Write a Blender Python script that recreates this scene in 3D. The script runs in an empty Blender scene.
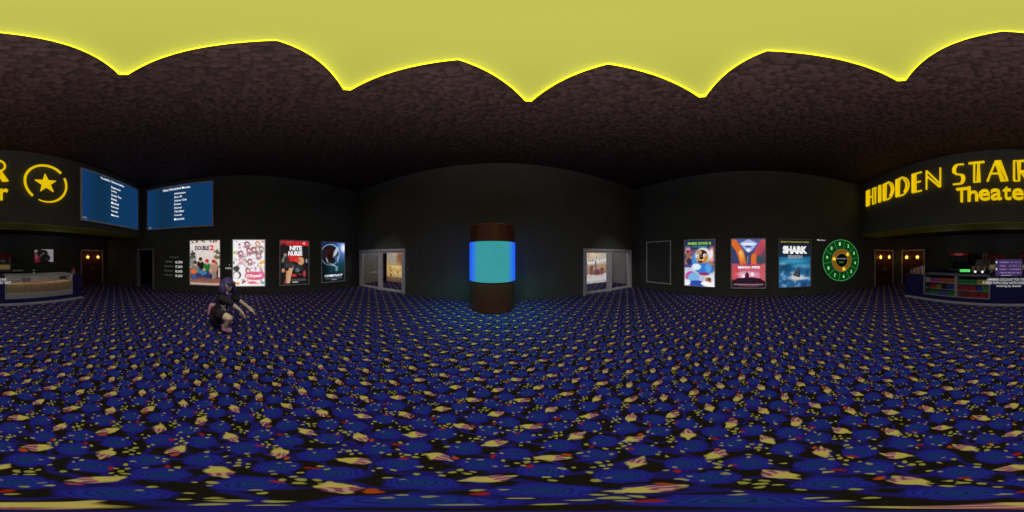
import bpy, bmesh, math, random
import numpy as np
from mathutils import Vector, Matrix

S = 1.7                      # metres per unit: the eye height
PI = math.pi
R = math.radians
random.seed(7)
rng = np.random.default_rng(5)
scene = bpy.context.scene
COL = scene.collection

# ------------------------------------------------------------------ helpers
def lin(c):
    return tuple(((v/255)/12.92 if v/255 <= .04045 else ((v/255+.055)/1.055)**2.4) for v in c)

MATS = {}
def mat(name, rgb, rough=.6, metal=0.0, emit=None, estr=1.0, var=.08, scale=6.0, spec=.3):
    """principled material; a faint noise varies the base colour"""
    if name in MATS: return MATS[name]
    m = bpy.data.materials.new(name); m.use_nodes = True
    nt = m.node_tree; b = nt.nodes['Principled BSDF']
    c = lin(rgb)
    if var > 0:
        tc = nt.nodes.new('ShaderNodeTexCoord')
        nz = nt.nodes.new('ShaderNodeTexNoise'); nz.inputs['Scale'].default_value = scale
        nt.links.new(tc.outputs['Object'], nz.inputs['Vector'])
        mx = nt.nodes.new('ShaderNodeMix'); mx.data_type = 'RGBA'
        mx.inputs[6].default_value = tuple(v*(1-var) for v in c)+(1,)
        mx.inputs[7].default_value = tuple(min(1, v*(1+var)) for v in c)+(1,)
        nt.links.new(nz.outputs['Fac'], mx.inputs[0])
        nt.links.new(mx.outputs[2], b.inputs['Base Color'])
    else:
        b.inputs['Base Color'].default_value = c+(1,)
    b.inputs['Roughness'].default_value = rough
    b.inputs['Metallic'].default_value = metal
    b.inputs['Specular IOR Level'].default_value = spec
    if emit is not None:
        b.inputs['Emission Color'].default_value = lin(emit)+(1,)
        b.inputs['Emission Strength'].default_value = estr
    MATS[name] = m
    return m

class G:
    """tiny expression builder for shader maths"""
    def __init__(s, nt): s.nt = nt
    def m(s, op, a, b=0.0, c=0.0):
        n = s.nt.nodes.new('ShaderNodeMath'); n.operation = op
        for i, v in enumerate((a, b, c)):
            if hasattr(v, 'is_output'): s.nt.links.new(v, n.inputs[i])
            else: n.inputs[i].default_value = v
        return n.outputs[0]
    def add(s, a, b): return s.m('ADD', a, b)
    def sub(s, a, b): return s.m('SUBTRACT', a, b)
    def mul(s, a, b): return s.m('MULTIPLY', a, b)
    def mx(s, a, b): return s.m('MAXIMUM', a, b)
    def lt(s, a, e0, e1):
        """1 below e0, 0 above e1"""
        n = s.nt.nodes.new('ShaderNodeMapRange'); n.clamp = True
        s.nt.links.new(a, n.inputs[0])
        n.inputs[1].default_value = e0; n.inputs[2].default_value = e1
        n.inputs[3].default_value = 1; n.inputs[4].default_value = 0
        return n.outputs[0]
    def mix(s, f, a, b):
        n = s.nt.nodes.new('ShaderNodeMix'); n.data_type = 'RGBA'
        s.link(f, n.inputs[0])
        for v, k in ((a, 6), (b, 7)):
            if hasattr(v, 'is_output'): s.nt.links.new(v, n.inputs[k])
            else: n.inputs[k].default_value = lin(v)+(1,)
        return n.outputs[2]
    def link(s, v, inp):
        if hasattr(v, 'is_output'): s.nt.links.new(v, inp)
        else: inp.default_value = v

class MB:
    """collects shapes (in eye-height units) into one mesh object"""
    def __init__(s): s.bm = bmesh.new(); s.mi = 0
    def _tag(s, n0):
        s.bm.faces.ensure_lookup_table()
        for f in s.bm.faces[n0:]: f.material_index = s.mi
    def box(s, x0, x1, y0, y1, z0, z1, bev=0.0):
        n0 = len(s.bm.faces)
        vs = [s.bm.verts.new((x, y, z)) for x in (x0, x1) for y in (y0, y1) for z in (z0, z1)]
        fs = []
        for q in ((0,1,3,2),(4,6,7,5),(0,4,5,1),(2,3,7,6),(0,2,6,4),(1,5,7,3)):
            fs.append(s.bm.faces.new([vs[i] for i in q]))
        bmesh.ops.recalc_face_normals(s.bm, faces=fs)
        if bev > 0:
            es = list({e for f in fs for e in f.edges})
            bmesh.ops.bevel(s.bm, geom=es, offset=bev, segments=2, affect='EDGES', profile=.5)
        s._tag(n0); return s
    def lathe(s, prof, cx=0, cy=0, n=20, cap=True):
        n0 = len(s.bm.faces)
        rings = []
        for r, z in prof:
            rings.append([s.bm.verts.new((cx+r*math.cos(2*PI*k/n), cy+r*math.sin(2*PI*k/n), z)) for k in range(n)])
        for a, b in zip(rings, rings[1:]):
            for k in range(n):
                s.bm.faces.new((a[k], a[(k+1) % n], b[(k+1) % n], b[k]))
        if cap:
            s.bm.faces.new(rings[0][::-1]); s.bm.faces.new(rings[-1])
        s._tag(n0); return s
    def prism(s, pts, y0, y1):
        """polygon in x,z pushed along y"""
        n0 = len(s.bm.faces)
        a = [s.bm.verts.new((p[0], y0, p[1])) for p in pts]
        b = [s.bm.verts.new((p[0], y1, p[1])) for p in pts]
        fs = [s.bm.faces.new(a), s.bm.faces.new(b[::-1])]
        n = len(pts)
        for k in range(n): fs.append(s.bm.faces.new((a[k], b[k], b[(k+1) % n], a[(k+1) % n])))
        bmesh.ops.recalc_face_normals(s.bm, faces=fs)
        s._tag(n0); return s
    def ring(s, r0, r1, a0, a1, y0, y1, cx=0, cz=0, n=16):
        """annular sector in x,z pushed along y"""
        pts = []
        for k in range(n+1):
            t = a0+(a1-a0)*k/n; pts.append((cx+r1*math.cos(t), cz+r1*math.sin(t)))
        inner = []
        for k in range(n+1):
            t = a1+(a0-a1)*k/n; inner.append((cx+r0*math.cos(t), cz+r0*math.sin(t)))
        n0 = len(s.bm.faces)
        allf = []
        o0 = [s.bm.verts.new((p[0], y0, p[1])) for p in pts]; o1 = [s.bm.verts.new((p[0], y1, p[1])) for p in pts]
        i0 = [s.bm.verts.new((p[0], y0, p[1])) for p in inner[::-1]]; i1 = [s.bm.verts.new((p[0], y1, p[1])) for p in inner[::-1]]
        for k in range(n):
            allf += [s.bm.faces.new((o0[k], o0[k+1], i0[k+1], i0[k])), s.bm.faces.new((o1[k+1], o1[k], i1[k], i1[k+1])),
                     s.bm.faces.new((o0[k+1], o0[k], o1[k], o1[k+1])), s.bm.faces.new((i0[k], i0[k+1], i1[k+1], i1[k]))]
        allf += [s.bm.faces.new((o0[0], i0[0], i1[0], o1[0])), s.bm.faces.new((i0[n], o0[n], o1[n], i1[n]))]
        bmesh.ops.recalc_face_normals(s.bm, faces=allf)
        s._tag(n0); return s
    def capsule(s, a, b, ra, rb, n=12):
        """tapered limb with round ends"""
        n0 = len(s.bm.faces)
        a, b = Vector(a), Vector(b); d = b-a
        L = max(d.length, 1e-6); q = Vector((0, 0, 1)).rotation_difference(d/L if d.length > 1e-6 else Vector((0, 0, 1)))
        prof = []
        for k in range(6): t = -PI/2+PI/2*k/5; prof.append((max(ra*math.cos(t), 1e-5), ra*math.sin(t)))
        for k in range(6): t = PI/2*k/5; prof.append((max(rb*math.cos(t), 1e-5), L+rb*math.sin(t)))
        rings = [[s.bm.verts.new(a+q @ Vector((r*math.cos(2*PI*k/n), r*math.sin(2*PI*k/n), z))) for k in range(n)] for r, z in prof]
        for r0, r1 in zip(rings, rings[1:]):
            for k in range(n): s.bm.faces.new((r0[k], r0[(k+1) % n], r1[(k+1) % n], r1[k]))
        s.bm.faces.new(rings[0][::-1]); s.bm.faces.new(rings[-1])
        s._tag(n0); return s
    def ball(s, c, rad, n=14, M=None):
        """ellipsoid, rad may be a triple; M is a 3x3 frame"""
        n0 = len(s.bm.faces)
        if not hasattr(rad, '__len__'): rad = (rad,)*3
        M = M or Matrix.Identity(3)
        c = Vector(c); rings = []
        for i in range(1, n//2+1):
            t = -PI/2+PI*i/(n//2+1)
            rings.append([s.bm.verts.new(c+M @ Vector((rad[0]*math.cos(t)*math.cos(2*PI*k/n), rad[1]*math.cos(t)*math.sin(2*PI*k/n), rad[2]*math.sin(t)))) for k in range(n)])
        lo = s.bm.verts.new(c+M @ Vector((0, 0, -rad[2]))); hi = s.bm.verts.new(c+M @ Vector((0, 0, rad[2])))
        for r0, r1 in zip(rings, rings[1:]):
            for k in range(n): s.bm.faces.new((r0[k], r0[(k+1) % n], r1[(k+1) % n], r1[k]))
        for k in range(n):
            s.bm.faces.new((lo, rings[0][(k+1) % n], rings[0][k])); s.bm.faces.new((hi, rings[-1][k], rings[-1][(k+1) % n]))
        s._tag(n0); return s
    def tube(s, pts, r, n=8, closed=False):
        n0 = len(s.bm.faces)
        pts = [Vector(p) for p in pts]; rings = []
        N = len(pts)
        for i, p in enumerate(pts):
            a = pts[i-1] if (i > 0 or closed) else p
            b = pts[(i+1) % N] if (i < N-1 or closed) else p
            t = (b-a).normalized()
            up = Vector((0, 1, 0)) if abs(t.y) < .9 else Vector((1, 0, 0))
            u = t.cross(up).normalized(); v = u.cross(t)
            # keep the tube's width through a corner
            k1 = 1.0
            if 0 < i < N-1 or closed:
                d1 = (p-a).normalized(); k1 = 1/max(.5, abs(d1.dot(t)))
            rr = r[i] if hasattr(r, '__len__') else r
            rings.append([s.bm.verts.new(p+rr*(k1*u*math.cos(2*PI*k/n)+v*math.sin(2*PI*k/n))) for k in range(n)])
        pairs = list(zip(rings, rings[1:])) + ([(rings[-1], rings[0])] if closed else [])
        for r0, r1 in pairs:
            for k in range(n): s.bm.faces.new((r0[k], r0[(k+1) % n], r1[(k+1) % n], r1[k]))
        if not closed:
            s.bm.faces.new(rings[0][::-1]); s.bm.faces.new(rings[-1])
        s._tag(n0); return s
    def build(s, name, mats, parent=None, smooth=False, loc=None, rz=0.0):
        bmesh.ops.recalc_face_normals(s.bm, faces=s.bm.faces)
        for v in s.bm.verts: v.co *= S
        me = bpy.data.meshes.new(name); s.bm.to_mesh(me); s.bm.free()
        for m_ in (mats if isinstance(mats, (list, tuple)) else [mats]): me.materials.append(m_)
        if smooth:
            for p in me.polygons: p.use_smooth = True
        return link(name, me, parent, loc, rz)

def link(name, me, parent=None, loc=None, rz=0.0):
    o = bpy.data.objects.new(name, me); COL.objects.link(o)
    if parent is not None: o.parent = parent
    if loc is not None: o.location = Vector(loc)*S
    if rz: o.rotation_euler.z = rz
    return o

def remesh(o, voxel, smooth=6):
    """melt overlapping shapes of one object into one continuous skin"""
    m_ = o.modifiers.new('r', 'REMESH'); m_.mode = 'VOXEL'; m_.voxel_size = voxel
    k = o.modifiers.new('s', 'SMOOTH'); k.iterations = smooth; k.factor = .5
    dg = bpy.context.evaluated_depsgraph_get(); dg.update()
    me = bpy.data.meshes.new_from_object(o.evaluated_get(dg))
    old = o.data; o.modifiers.clear(); o.data = me; me.name = o.name
    bpy.data.meshes.remove(old)
    for p in me.polygons: p.use_smooth = True

def tag(o, label=None, cat=None, group=None, kind=None):
    if label: o['label'] = label
    if cat: o['category'] = cat
    if group: o['group'] = group
    if kind: o['kind'] = kind
    return o
def thing(name, loc, rz, label, cat, group=None, kind=None):
    o = bpy.data.objects.new(name, None); COL.objects.link(o)
    o.location = Vector(loc)*S; o.rotation_euler.z = rz; o.empty_display_size = .1
    return tag(o, label, cat, group, kind)
def struct(o, label, cat):
    return tag(o, label, cat, None, 'structure')
def copy_thing(o, loc, rz=None, label=None, group=None):
    c = o.copy(); COL.objects.link(c); c.location = Vector(loc)*S
    if rz is not None: c.rotation_euler.z = rz
    if label: c['label'] = label
    if group: c['group'] = group
    for ch in o.children:
        d = ch.copy(); COL.objects.link(d); d.parent = c
        for g in ch.children:
            e = g.copy(); COL.objects.link(e); e.parent = d
    return c

def text_mesh(body, w=None, h=None, depth=.004, bold=0.0, align='CENTER', shear=0.0, res=2):
    """lettering upright in x,z, facing -y, fitted to w x h (units); origin at its centre (or left end)"""
    cu = bpy.data.curves.new('t', 'FONT'); cu.body = body; cu.offset = bold; cu.extrude = 0.0; cu.resolution_u = res; cu.shear = shear
    cu.extrude = .05
    o = bpy.data.objects.new('t', cu); COL.objects.link(o)
    dg = bpy.context.evaluated_depsgraph_get(); dg.update()
    me = bpy.data.meshes.new_from_object(o.evaluated_get(dg))
    bpy.data.objects.remove(o); bpy.data.curves.remove(cu)
    co = np.empty(len(me.vertices)*3); me.vertices.foreach_get('co', co); co = co.reshape(-1, 3)
    lo, hi = co.min(0), co.max(0); sz = hi-lo
    sx = (w/sz[0]) if w else None; sz_ = (h/sz[1]) if h else None
    sx = sx or sz_; sz_ = sz_ or sx
    x = (co[:, 0]-(lo[0] if align == 'LEFT' else (lo[0]+hi[0])/2))*sx
    z = (co[:, 1]-(lo[1]+hi[1])/2)*sz_
    y = -(co[:, 2]-lo[2])/sz[2]*depth
    out = np.stack([x, y, z], 1)*S
    me.vertices.foreach_set('co', out.ravel()); me.update()
    me.materials.clear()
    return me
def text(name, body, mt, parent, at=(0, 0, 0), **k):
    me = text_mesh(body, **k); me.name = name; me.materials.append(mt)
    if 1 < len(body.split()) <= 8: return split_words(name, me, parent, at, len(body.split()))
    return link(name, me, parent, at)
def split_words(name, me, parent, at, n):
    """one object per word: cut at the widest gaps between letters"""
    V = len(me.vertices); root = list(range(V))
    def find(a):
        while root[a] != a: root[a] = root[root[a]]; a = root[a]
        return a
    for e in me.edges: root[find(e.vertices[0])] = find(e.vertices[1])
    ids = [find(i) for i in range(V)]; xs = {}
    for i, v in enumerate(me.vertices):
        q = xs.setdefault(ids[i], [9e9, -9e9]); q[0] = min(q[0], v.co.x); q[1] = max(q[1], v.co.x)
    it = sorted((a, b, k) for k, (a, b) in xs.items()); gaps = []; reach = it[0][1]
    for a, b, k in it[1:]:
        gaps.append((a-reach, (a+reach)/2)); reach = max(reach, b)
    cuts = sorted(c_ for _, c_ in sorted(gaps, reverse=True)[:n-1])
    first = None
    for w_ in range(n):
        bm = bmesh.new(); bm.from_mesh(me); bm.verts.ensure_lookup_table()
        kill = [v for i, v in enumerate(bm.verts) if sum(xs[ids[i]][0] > c_ for c_ in cuts) != w_]
        bmesh.ops.delete(bm, geom=kill, context='VERTS')
        m2 = bpy.data.meshes.new(name); bm.to_mesh(m2); bm.free(); m2.materials.append(me.materials[0])
        o = link(name, m2, parent, at); first = first or o
    return first
def join_meshes(name, parts, mt, parent):
    """several lettering meshes as one part; parts = [(mesh, (x,y,z)), ...]"""
    bm = bmesh.new()
    for me, at in parts:
        n = len(bm.verts); bm.from_mesh(me); bm.verts.ensure_lookup_table()
        for v in bm.verts[n:]: v.co += Vector(at)*S
        bpy.data.meshes.remove(me)
    me = bpy.data.meshes.new(name); bm.to_mesh(me); bm.free(); me.materials.append(mt)
    return link(name, me, parent)

# ------------------------------------------------------------------ the room's measures (units of eye height, floor at 0)
XL, XR, YF, YS, YB, H = -4.18, 3.915, 3.53, -2.95, -4.55, 3.26     # left, right, front, sign bulkhead, back of the concession, ceiling
YS2, ZB = -3.68, 1.62                                              # rear of the lit soffit, underside of the bulkhead
ROT = R(4.7)
def ray(x, y, D):
    """room point seen at pixel x,y of the panorama at horizontal distance D"""
    lon = (x-512)/1024*2*PI+ROT; lat = (256-y)/512*PI
    return Vector((D*math.sin(lon), D*math.cos(lon), 1+D*math.tan(lat)))

# ------------------------------------------------------------------ camera
cd = bpy.data.cameras.new('camera'); cam = bpy.data.objects.new('camera', cd); COL.objects.link(cam)
cam.location = (0, 0, S); cam.rotation_euler = (R(90), 0, -ROT)
cd.type = 'PANO'
try: cd.panorama_type = 'EQUIRECTANGULAR'
except Exception: cd.cycles.panorama_type = 'EQUIRECTANGULAR'
cd.clip_start = .02
scene.camera = cam
vs = scene.view_settings
vs.view_transform = 'Standard'; vs.look = 'None'; vs.gamma = 1; vs.exposure = 0; vs.use_curve_mapping = False
w = bpy.data.worlds.new('world'); scene.world = w; w.use_nodes = True
w.node_tree.nodes['Background'].inputs[0].default_value = (0, 0, 0, 1)
w.node_tree.nodes['Background'].inputs[1].default_value = 0

# ------------------------------------------------------------------ surface materials
def carpet_mat():
    m = bpy.data.materials.new('space_carpet'); m.use_nodes = True
    nt = m.node_tree; b = nt.nodes['Principled BSDF']; g = G(nt)
    tc = nt.nodes.new('ShaderNodeTexCoord')
    wob = nt.nodes.new('ShaderNodeTexNoise'); wob.inputs['Scale'].default_value = 18; wob.inputs['Detail'].default_value = 1
    nt.links.new(tc.outputs['Object'], wob.inputs['Vector'])
    sp = nt.nodes.new('ShaderNodeSeparateXYZ'); nt.links.new(tc.outputs['Object'], sp.inputs[0])
    sw = nt.nodes.new('ShaderNodeSeparateColor'); nt.links.new(wob.outputs['Color'], sw.inputs[0])
    p = .171*S; c = math.sqrt(.5)
    X, Y = sp.outputs[0], sp.outputs[1]
    u = g.add(g.mul(g.add(X, Y), c/p), .1846); v = g.add(g.mul(g.sub(Y, X), c/p), .1127)
    wu = g.mul(g.sub(sw.outputs[0], .5), .16); wv = g.mul(g.sub(sw.outputs[1], .5), .16)
    u = g.add(u, wu); v = g.add(v, wv)
    def rnd(a): return g.m('FLOOR', g.add(a, .5))
    def par(a, b_): return g.m('PINGPONG', g.add(a, b_), 1.0)          # 0 even, 1 odd
    def lerp(f, a, b_): return g.add(a, g.mul(f, b_-a))
    def dist(a, b_, ka=1.0, kb=1.0): return g.m('SQRT', g.add(g.m('POWER', g.mul(a, ka), 2), g.m('POWER', g.mul(b_, kb), 2)))
    ru, rv, fu_, fv_ = rnd(u), rnd(v), g.m('FLOOR', u), g.m('FLOOR', v)
    cu, cv = g.sub(u, ru), g.sub(v, rv)
    P = par(ru, rv)
    # blue whirls on the edges of the cell
    PA = par(fu_, rv)
    ax = g.sub(g.sub(u, fu_), .5); ay = g.sub(cv, lerp(PA, -.14, .13))
    PBp = par(ru, fv_)
    bx = g.sub(cu, lerp(PBp, .30, -.13)); by = g.sub(g.sub(v, fv_), .5)
    dA, dB = dist(ax, ay), dist(bx, by)
    dd = g.m('MINIMUM', dA, dB)
    blue = g.lt(dd, .215, .28)
    rings = g.m('SINE', g.mul(dd, 62)); ringm = g.lt(g.m('ABSOLUTE', rings), .25, .85)
    inner = g.lt(dd, .05, .22)
    col = (34, 29, 23)
    # thin ribbons between whirls
    wv_ = nt.nodes.new('ShaderNodeTexNoise'); wv_.inputs['Scale'].default_value = 5.5; wv_.inputs['Detail'].default_value = 1
    nt.links.new(tc.outputs['Object'], wv_.inputs['Vector'])
    rib = g.lt(g.m('ABSOLUTE', g.sub(wv_.outputs['Fac'], .5)), .02, .06)
    col = g.mix(g.mul(rib, .8), col, (42, 38, 136))
    bluec = g.mix(inner, (48, 47, 180), (38, 70, 142))
    bluec = g.mix(g.mul(ringm, .6), bluec, (22, 30, 76))
    col = g.mix(blue, col, bluec)
    # dot clusters
    dots = None
    k = [(0, 0, .044), (.11, .05, .036), (-.10, .06, .034), (.06, -.10, .036), (-.11, -.06, .028), (.17, -.05, .026)]
    for (x, y, r) in k:
        dx = g.sub(g.sub(cu, lerp(P, -.12, -.31)), x); dy = g.sub(g.sub(cv, lerp(P, .37, .18)), y)
        q = g.lt(dist(dx, dy, 1, 1), r*.8, r*1.25)
        dots = q if dots is None else g.mx(dots, q)
    for (x, y, r) in ((.32, .33, .036), (.43, .24, .028), (-.33, -.27, .034), (-.24, -.36, .028), (.30, -.28, .034), (.22, -.38, .028), (.40, -.36, .026), (-.42, .42, .03)):
        q = g.lt(dist(g.sub(cu, x), g.sub(cv, y)), r*.8, r*1.25); dots = g.mx(dots, q)
    dots = g.mul(dots, g.sub(1.0, g.mul(inner, .8)))
    col = g.mix(dots, col, (176, 174, 84))
    # red streaks
    q = g.lt(dist(g.sub(cu, lerp(P, -.40, -.42)), g.sub(cv, lerp(P, -.36, .06)), 1, 2.0), .055, .085)
    col = g.mix(q, col, (170, 40, 36))
    q = g.mul(P, g.lt(dist(g.sub(cu, .19), g.sub(cv, -.13), 1.6, 1), .05, .08))
    col = g.mix(q, col, (200, 84, 34))
    # ringed planets: yellow side and pink hatched side
    t1 = g.add(g.mul(cu, .43), g.mul(cv, -.9)); n1 = g.add(g.mul(cu, .9), g.mul(cv, .43))
    t0 = g.add(g.mul(cu, .95), g.mul(cv, -.3)); n0 = g.add(g.mul(cu, .3), g.mul(cv, .95))
    t = g.add(g.mul(P, t1), g.mul(g.sub(1.0, P), t0)); n = g.add(g.mul(P, n1), g.mul(g.sub(1.0, P), n0))
    pl = g.lt(dist(t, n, .85, 1.15), .12, .16)
    ringd = g.lt(dist(t, n, .62, 2.6), .13, .16)
    col = g.mix(ringd, col, (206, 192, 110))
    pink = g.lt(t, .0, .03); hat = g.lt(g.m('SINE', g.mul(n, 75)), -.2, .6)
    pc = g.mix(hat, (222, 168, 160), (160, 88, 108))
    col = g.mix(pl, col, g.mix(pink, pc, (226, 208, 110)))
    nt.links.new(col, b.inputs['Base Color'])
    b.inputs['Roughness'].default_value = .95; b.inputs['Specular IOR Level'].default_value = .05
    return m

def wall_mat(name, rgb):
    m = bpy.data.materials.new(name); m.use_nodes = True
    nt = m.node_tree; b = nt.nodes['Principled BSDF']; g = G(nt)
    ge = nt.nodes.new('ShaderNodeNewGeometry')
    nz = nt.nodes.new('ShaderNodeTexNoise'); nz.inputs['Scale'].default_value = 2.0
    nt.links.new(ge.outputs['Position'], nz.inputs['Vector'])
    col = g.mix(nz.outputs['Fac'], tuple(c*.92 for c in rgb), tuple(c*1.08 for c in rgb))
    vo = nt.nodes.new('ShaderNodeTexVoronoi'); vo.inputs['Scale'].default_value = 1.9; vo.inputs['Randomness'].default_value = 1
    nt.links.new(ge.outputs['Position'], vo.inputs['Vector'])
    st = g.lt(vo.outputs['Distance'], .035, .06)
    col = g.mix(st, col, (150, 150, 150))
    nt.links.new(col, b.inputs['Base Color'])
    b.inputs['Roughness'].default_value = .9; b.inputs['Specular IOR Level'].default_value = .05
    return m

def ceiling_mat():
    m = bpy.data.materials.new('small_brick_ceiling'); m.use_nodes = True
    nt = m.node_tree; b = nt.nodes['Principled BSDF']; g = G(nt)
    ge = nt.nodes.new('ShaderNodeNewGeometry')
    vo = nt.nodes.new('ShaderNodeTexVoronoi'); vo.distance = 'CHEBYCHEV'; vo.inputs['Scale'].default_value = 10; vo.inputs['Randomness'].default_value = .8
    nt.links.new(ge.outputs['Position'], vo.inputs['Vector'])
    sc_ = nt.nodes.new('ShaderNodeSeparateColor'); nt.links.new(vo.outputs['Color'], sc_.inputs[0])
    ed = g.lt(vo.outputs['Distance'], .35, .62)
    col = g.mix(sc_.outputs[0], (52, 37, 36), (76, 54, 54)); col = g.mix(ed, (42, 29, 28), col)
    nt.links.new(col, b.inputs['Base Color'])
    bp = nt.nodes.new('ShaderNodeBump'); bp.inputs['Strength'].default_value = .4; bp.inputs['Distance'].default_value = .02
    nt.links.new(ed, bp.inputs['Height']); nt.links.new(bp.outputs[0], b.inputs['Normal'])
    b.inputs['Roughness'].default_value = .75; b.inputs['Specular IOR Level'].default_value = .2
    return m

CARPET = carpet_mat()
WALL = wall_mat('starry_charcoal_wall', (90, 91, 87))
CEIL = ceiling_mat()
BLACK = mat('matte_black', (12, 12, 12), .9)
SOFFIT = mat('olive_lit_soffit', (150, 152, 50), .8)  # yellow light on the underside is put into this colour
GREYWALL = mat('grey_plaster', (170, 170, 174), .8)
STEEL = mat('brushed_aluminium', (222, 220, 226), .4, .15)
DGREY = mat('dark_grey_trim', (150, 150, 152), .5)
DFRAME = mat('dim_bronze_trim', (200, 182, 174), .5)
WHITE_E = mat('white_glow', (220, 220, 220), .5, emit=(235, 238, 240), estr=.9, var=0)
DIMTXT_E = mat('soft_white_glow', (180, 180, 180), .5, emit=(190, 190, 188), estr=.8, var=0)
YELLOW = mat('yellow_sign_glow', (248, 212, 8), .35, emit=(244, 206, 4), estr=.72, var=.04, scale=20)  # emission added to lift the brightness of letters and emblem
NAVY = mat('navy_laminate', (40, 36, 96), .45)
WHITE = mat('white_laminate', (176, 176, 180), .5)
RED = mat('red_enamel', (170, 24, 34), .4)

def glass(name, tint=(1, 1, 1), gloss=.07):
    m = bpy.data.materials.new(name); m.use_nodes = True
    nt = m.node_tree; nt.nodes.remove(nt.nodes['Principled BSDF'])
    t = nt.nodes.new('ShaderNodeBsdfTransparent'); t.inputs[0].default_value = tint+(1,)
    gl = nt.nodes.new('ShaderNodeBsdfGlossy'); gl.inputs['Roughness'].default_value = .05
    mx = nt.nodes.new('ShaderNodeMixShader'); mx.inputs[0].default_value = gloss
    nt.links.new(t.outputs[0], mx.inputs[1]); nt.links.new(gl.outputs[0], mx.inputs[2])
    nt.links.new(mx.outputs[0], nt.nodes['Material Output'].inputs[0])
    return m
GLASS = glass('clear_glass', (.93, .95, .95), .06)

# ------------------------------------------------------------------ floor, ceiling, walls
T = .1
f = MB(); f.box(XL-1.6, XR+.3, YB-.2, YF+1.6, -.06, 0); struct(f.build('floor', CARPET), 'dark blue carpet printed with planets and stars', 'floor')

SC = (.113, .243); SA = R(90-3-4.7+.0)
# star opening: measured corner directions, regular five-pointed star
def star_pts(R1, R2, a0, cx, cy, blunt=0.0):
    out = []
    for k in range(5):
        a = a0+2*PI*k/5
        if blunt > 0:
            out.append((cx+R1*math.cos(a-blunt), cy+R1*math.sin(a-blunt))); out.append((cx+R1*math.cos(a+blunt), cy+R1*math.sin(a+blunt)))
        else: out.append((cx+R1*math.cos(a), cy+R1*math.sin(a)))
        a += PI/5; out.append((cx+R2*math.cos(a), cy+R2*math.sin(a)))
    return out
k_ = H-1; s_ = k_/2.26
STAR = star_pts(1.375*s_, .69*s_, R(87)-ROT, SC[0]*s_, SC[1]*s_, R(1.3))
STAR = [(x, y) for x, y in STAR]
def holed_slab(outer, hole, z0, z1):
    mb = MB(); bm = mb.bm
    for z in (z0, z1):
        es = []
        for loop in (outer, hole):
            v = [bm.verts.new((x, y, z)) for x, y in loop]
            es += [bm.edges.new((v[i], v[(i+1) % len(v)])) for i in range(len(v))]
        bmesh.ops.triangle_fill(bm, edges=es, use_beauty=True, use_dissolve=False)
    return mb
rect = [(XL-T, YB-T), (XR+T, YB-T), (XR+T, YF+T), (XL-T, YF+T)]
c = holed_slab(rect, STAR, H, H+.02)
struct(c.build('ceiling', CEIL), 'dark red-brown small-brick ceiling around the star opening', 'ceiling')

def emis_mat(name, rgb, s=1.0):
    return mat(name, rgb, .6, emit=rgb, estr=s, var=0)
light = thing('star_ceiling_light', (SC[0], SC[1], H), 0, 'huge glowing yellow star-shaped light recessed in the brick ceiling', 'ceiling light')
PANEL = mat('yellow_backlit_panel', (140, 140, 62), .8, emit=(196, 196, 84), estr=.5, var=0, spec=.05)
LED = mat('yellow_led_strip', (255, 255, 60), .5, emit=(255, 250, 8), estr=2.2, var=0)
RD = .075
p = MB()
vs_ = [p.bm.verts.new((x-SC[0], y-SC[1], RD)) for x, y in STAR]; es_ = [p.bm.edges.new((vs_[i], vs_[(i+1) % len(vs_)])) for i in range(len(vs_))]
bmesh.ops.triangle_fill(p.bm, edges=es_, use_beauty=True)
top_faces = list(p.bm.faces)
ext = bmesh.ops.extrude_face_region(p.bm, geom=top_faces)
for v in ext['geom']:
    if isinstance(v, bmesh.types.BMVert): v.co.z += .02
p.build('panel', PANEL, light)
p = MB()
n_ = len(STAR)
out_ = [(SC[0]+(x-SC[0])*1.012, SC[1]+(y-SC[1])*1.012) for x, y in STAR]
for i in range(n_):
    a, b = STAR[i], STAR[(i+1) % n_]; a2, b2 = out_[i], out_[(i+1) % n_]
    q = [p.bm.verts.new((x-SC[0], y-SC[1], z)) for (x, y) in (a, b, b2, a2) for z in (.021, RD)]
    for fq in ((0, 2, 3, 1), (2, 4, 5, 3), (4, 6, 7, 5), (6, 0, 1, 7), (0, 6, 4, 2), (1, 3, 5, 7)): p.bm.faces.new([q[j] for j in fq])
p.build('led_strip', LED, light)

def wall(name, x0, x1, y0, y1, z0, z1, label, mt=None):
    return struct(MB().box(x0, x1, y0, y1, z0, z1).build(name, mt or WALL), label, 'wall')
# front wall with the two glass entrances
DZ = 1.19
LDX = (-4.02, -2.277); RDX = (2.01, 3.72)
f = MB()
f.box(XL-T, LDX[0], YF, YF+T, 0, H); f.box(LDX[0], LDX[1], YF, YF+T, DZ, H); f.box(LDX[1], RDX[0], YF, YF+T, 0, H)
f.box(RDX[0], RDX[1], YF, YF+T, DZ, H); f.box(RDX[1], XR+T, YF, YF+T, 0, H)
struct(f.build('wall_front', WALL), 'charcoal wall behind the glowing column between the glass entrances', 'wall')
DWY = (-3.10, -2.56); DWZ = 1.195
f = MB()
f.box(XL-T, XL, DWY[1], YF, 0, H); f.box(XL-T, XL, YB, DWY[0], 0, H); f.box(XL-T, XL, DWY[0], DWY[1], DWZ, H)
struct(f.build('wall_left', WALL), 'charcoal wall with four lit posters and an open doorway', 'wall')
wall('wall_right', XR, XR+T, YB, YF, 0, H, 'charcoal wall with the green wheel and three lit posters')
wall('wall_back', XL-T, XR+T, YB-T, YB, 0, H, 'dark wall behind the concession counter')
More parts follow.
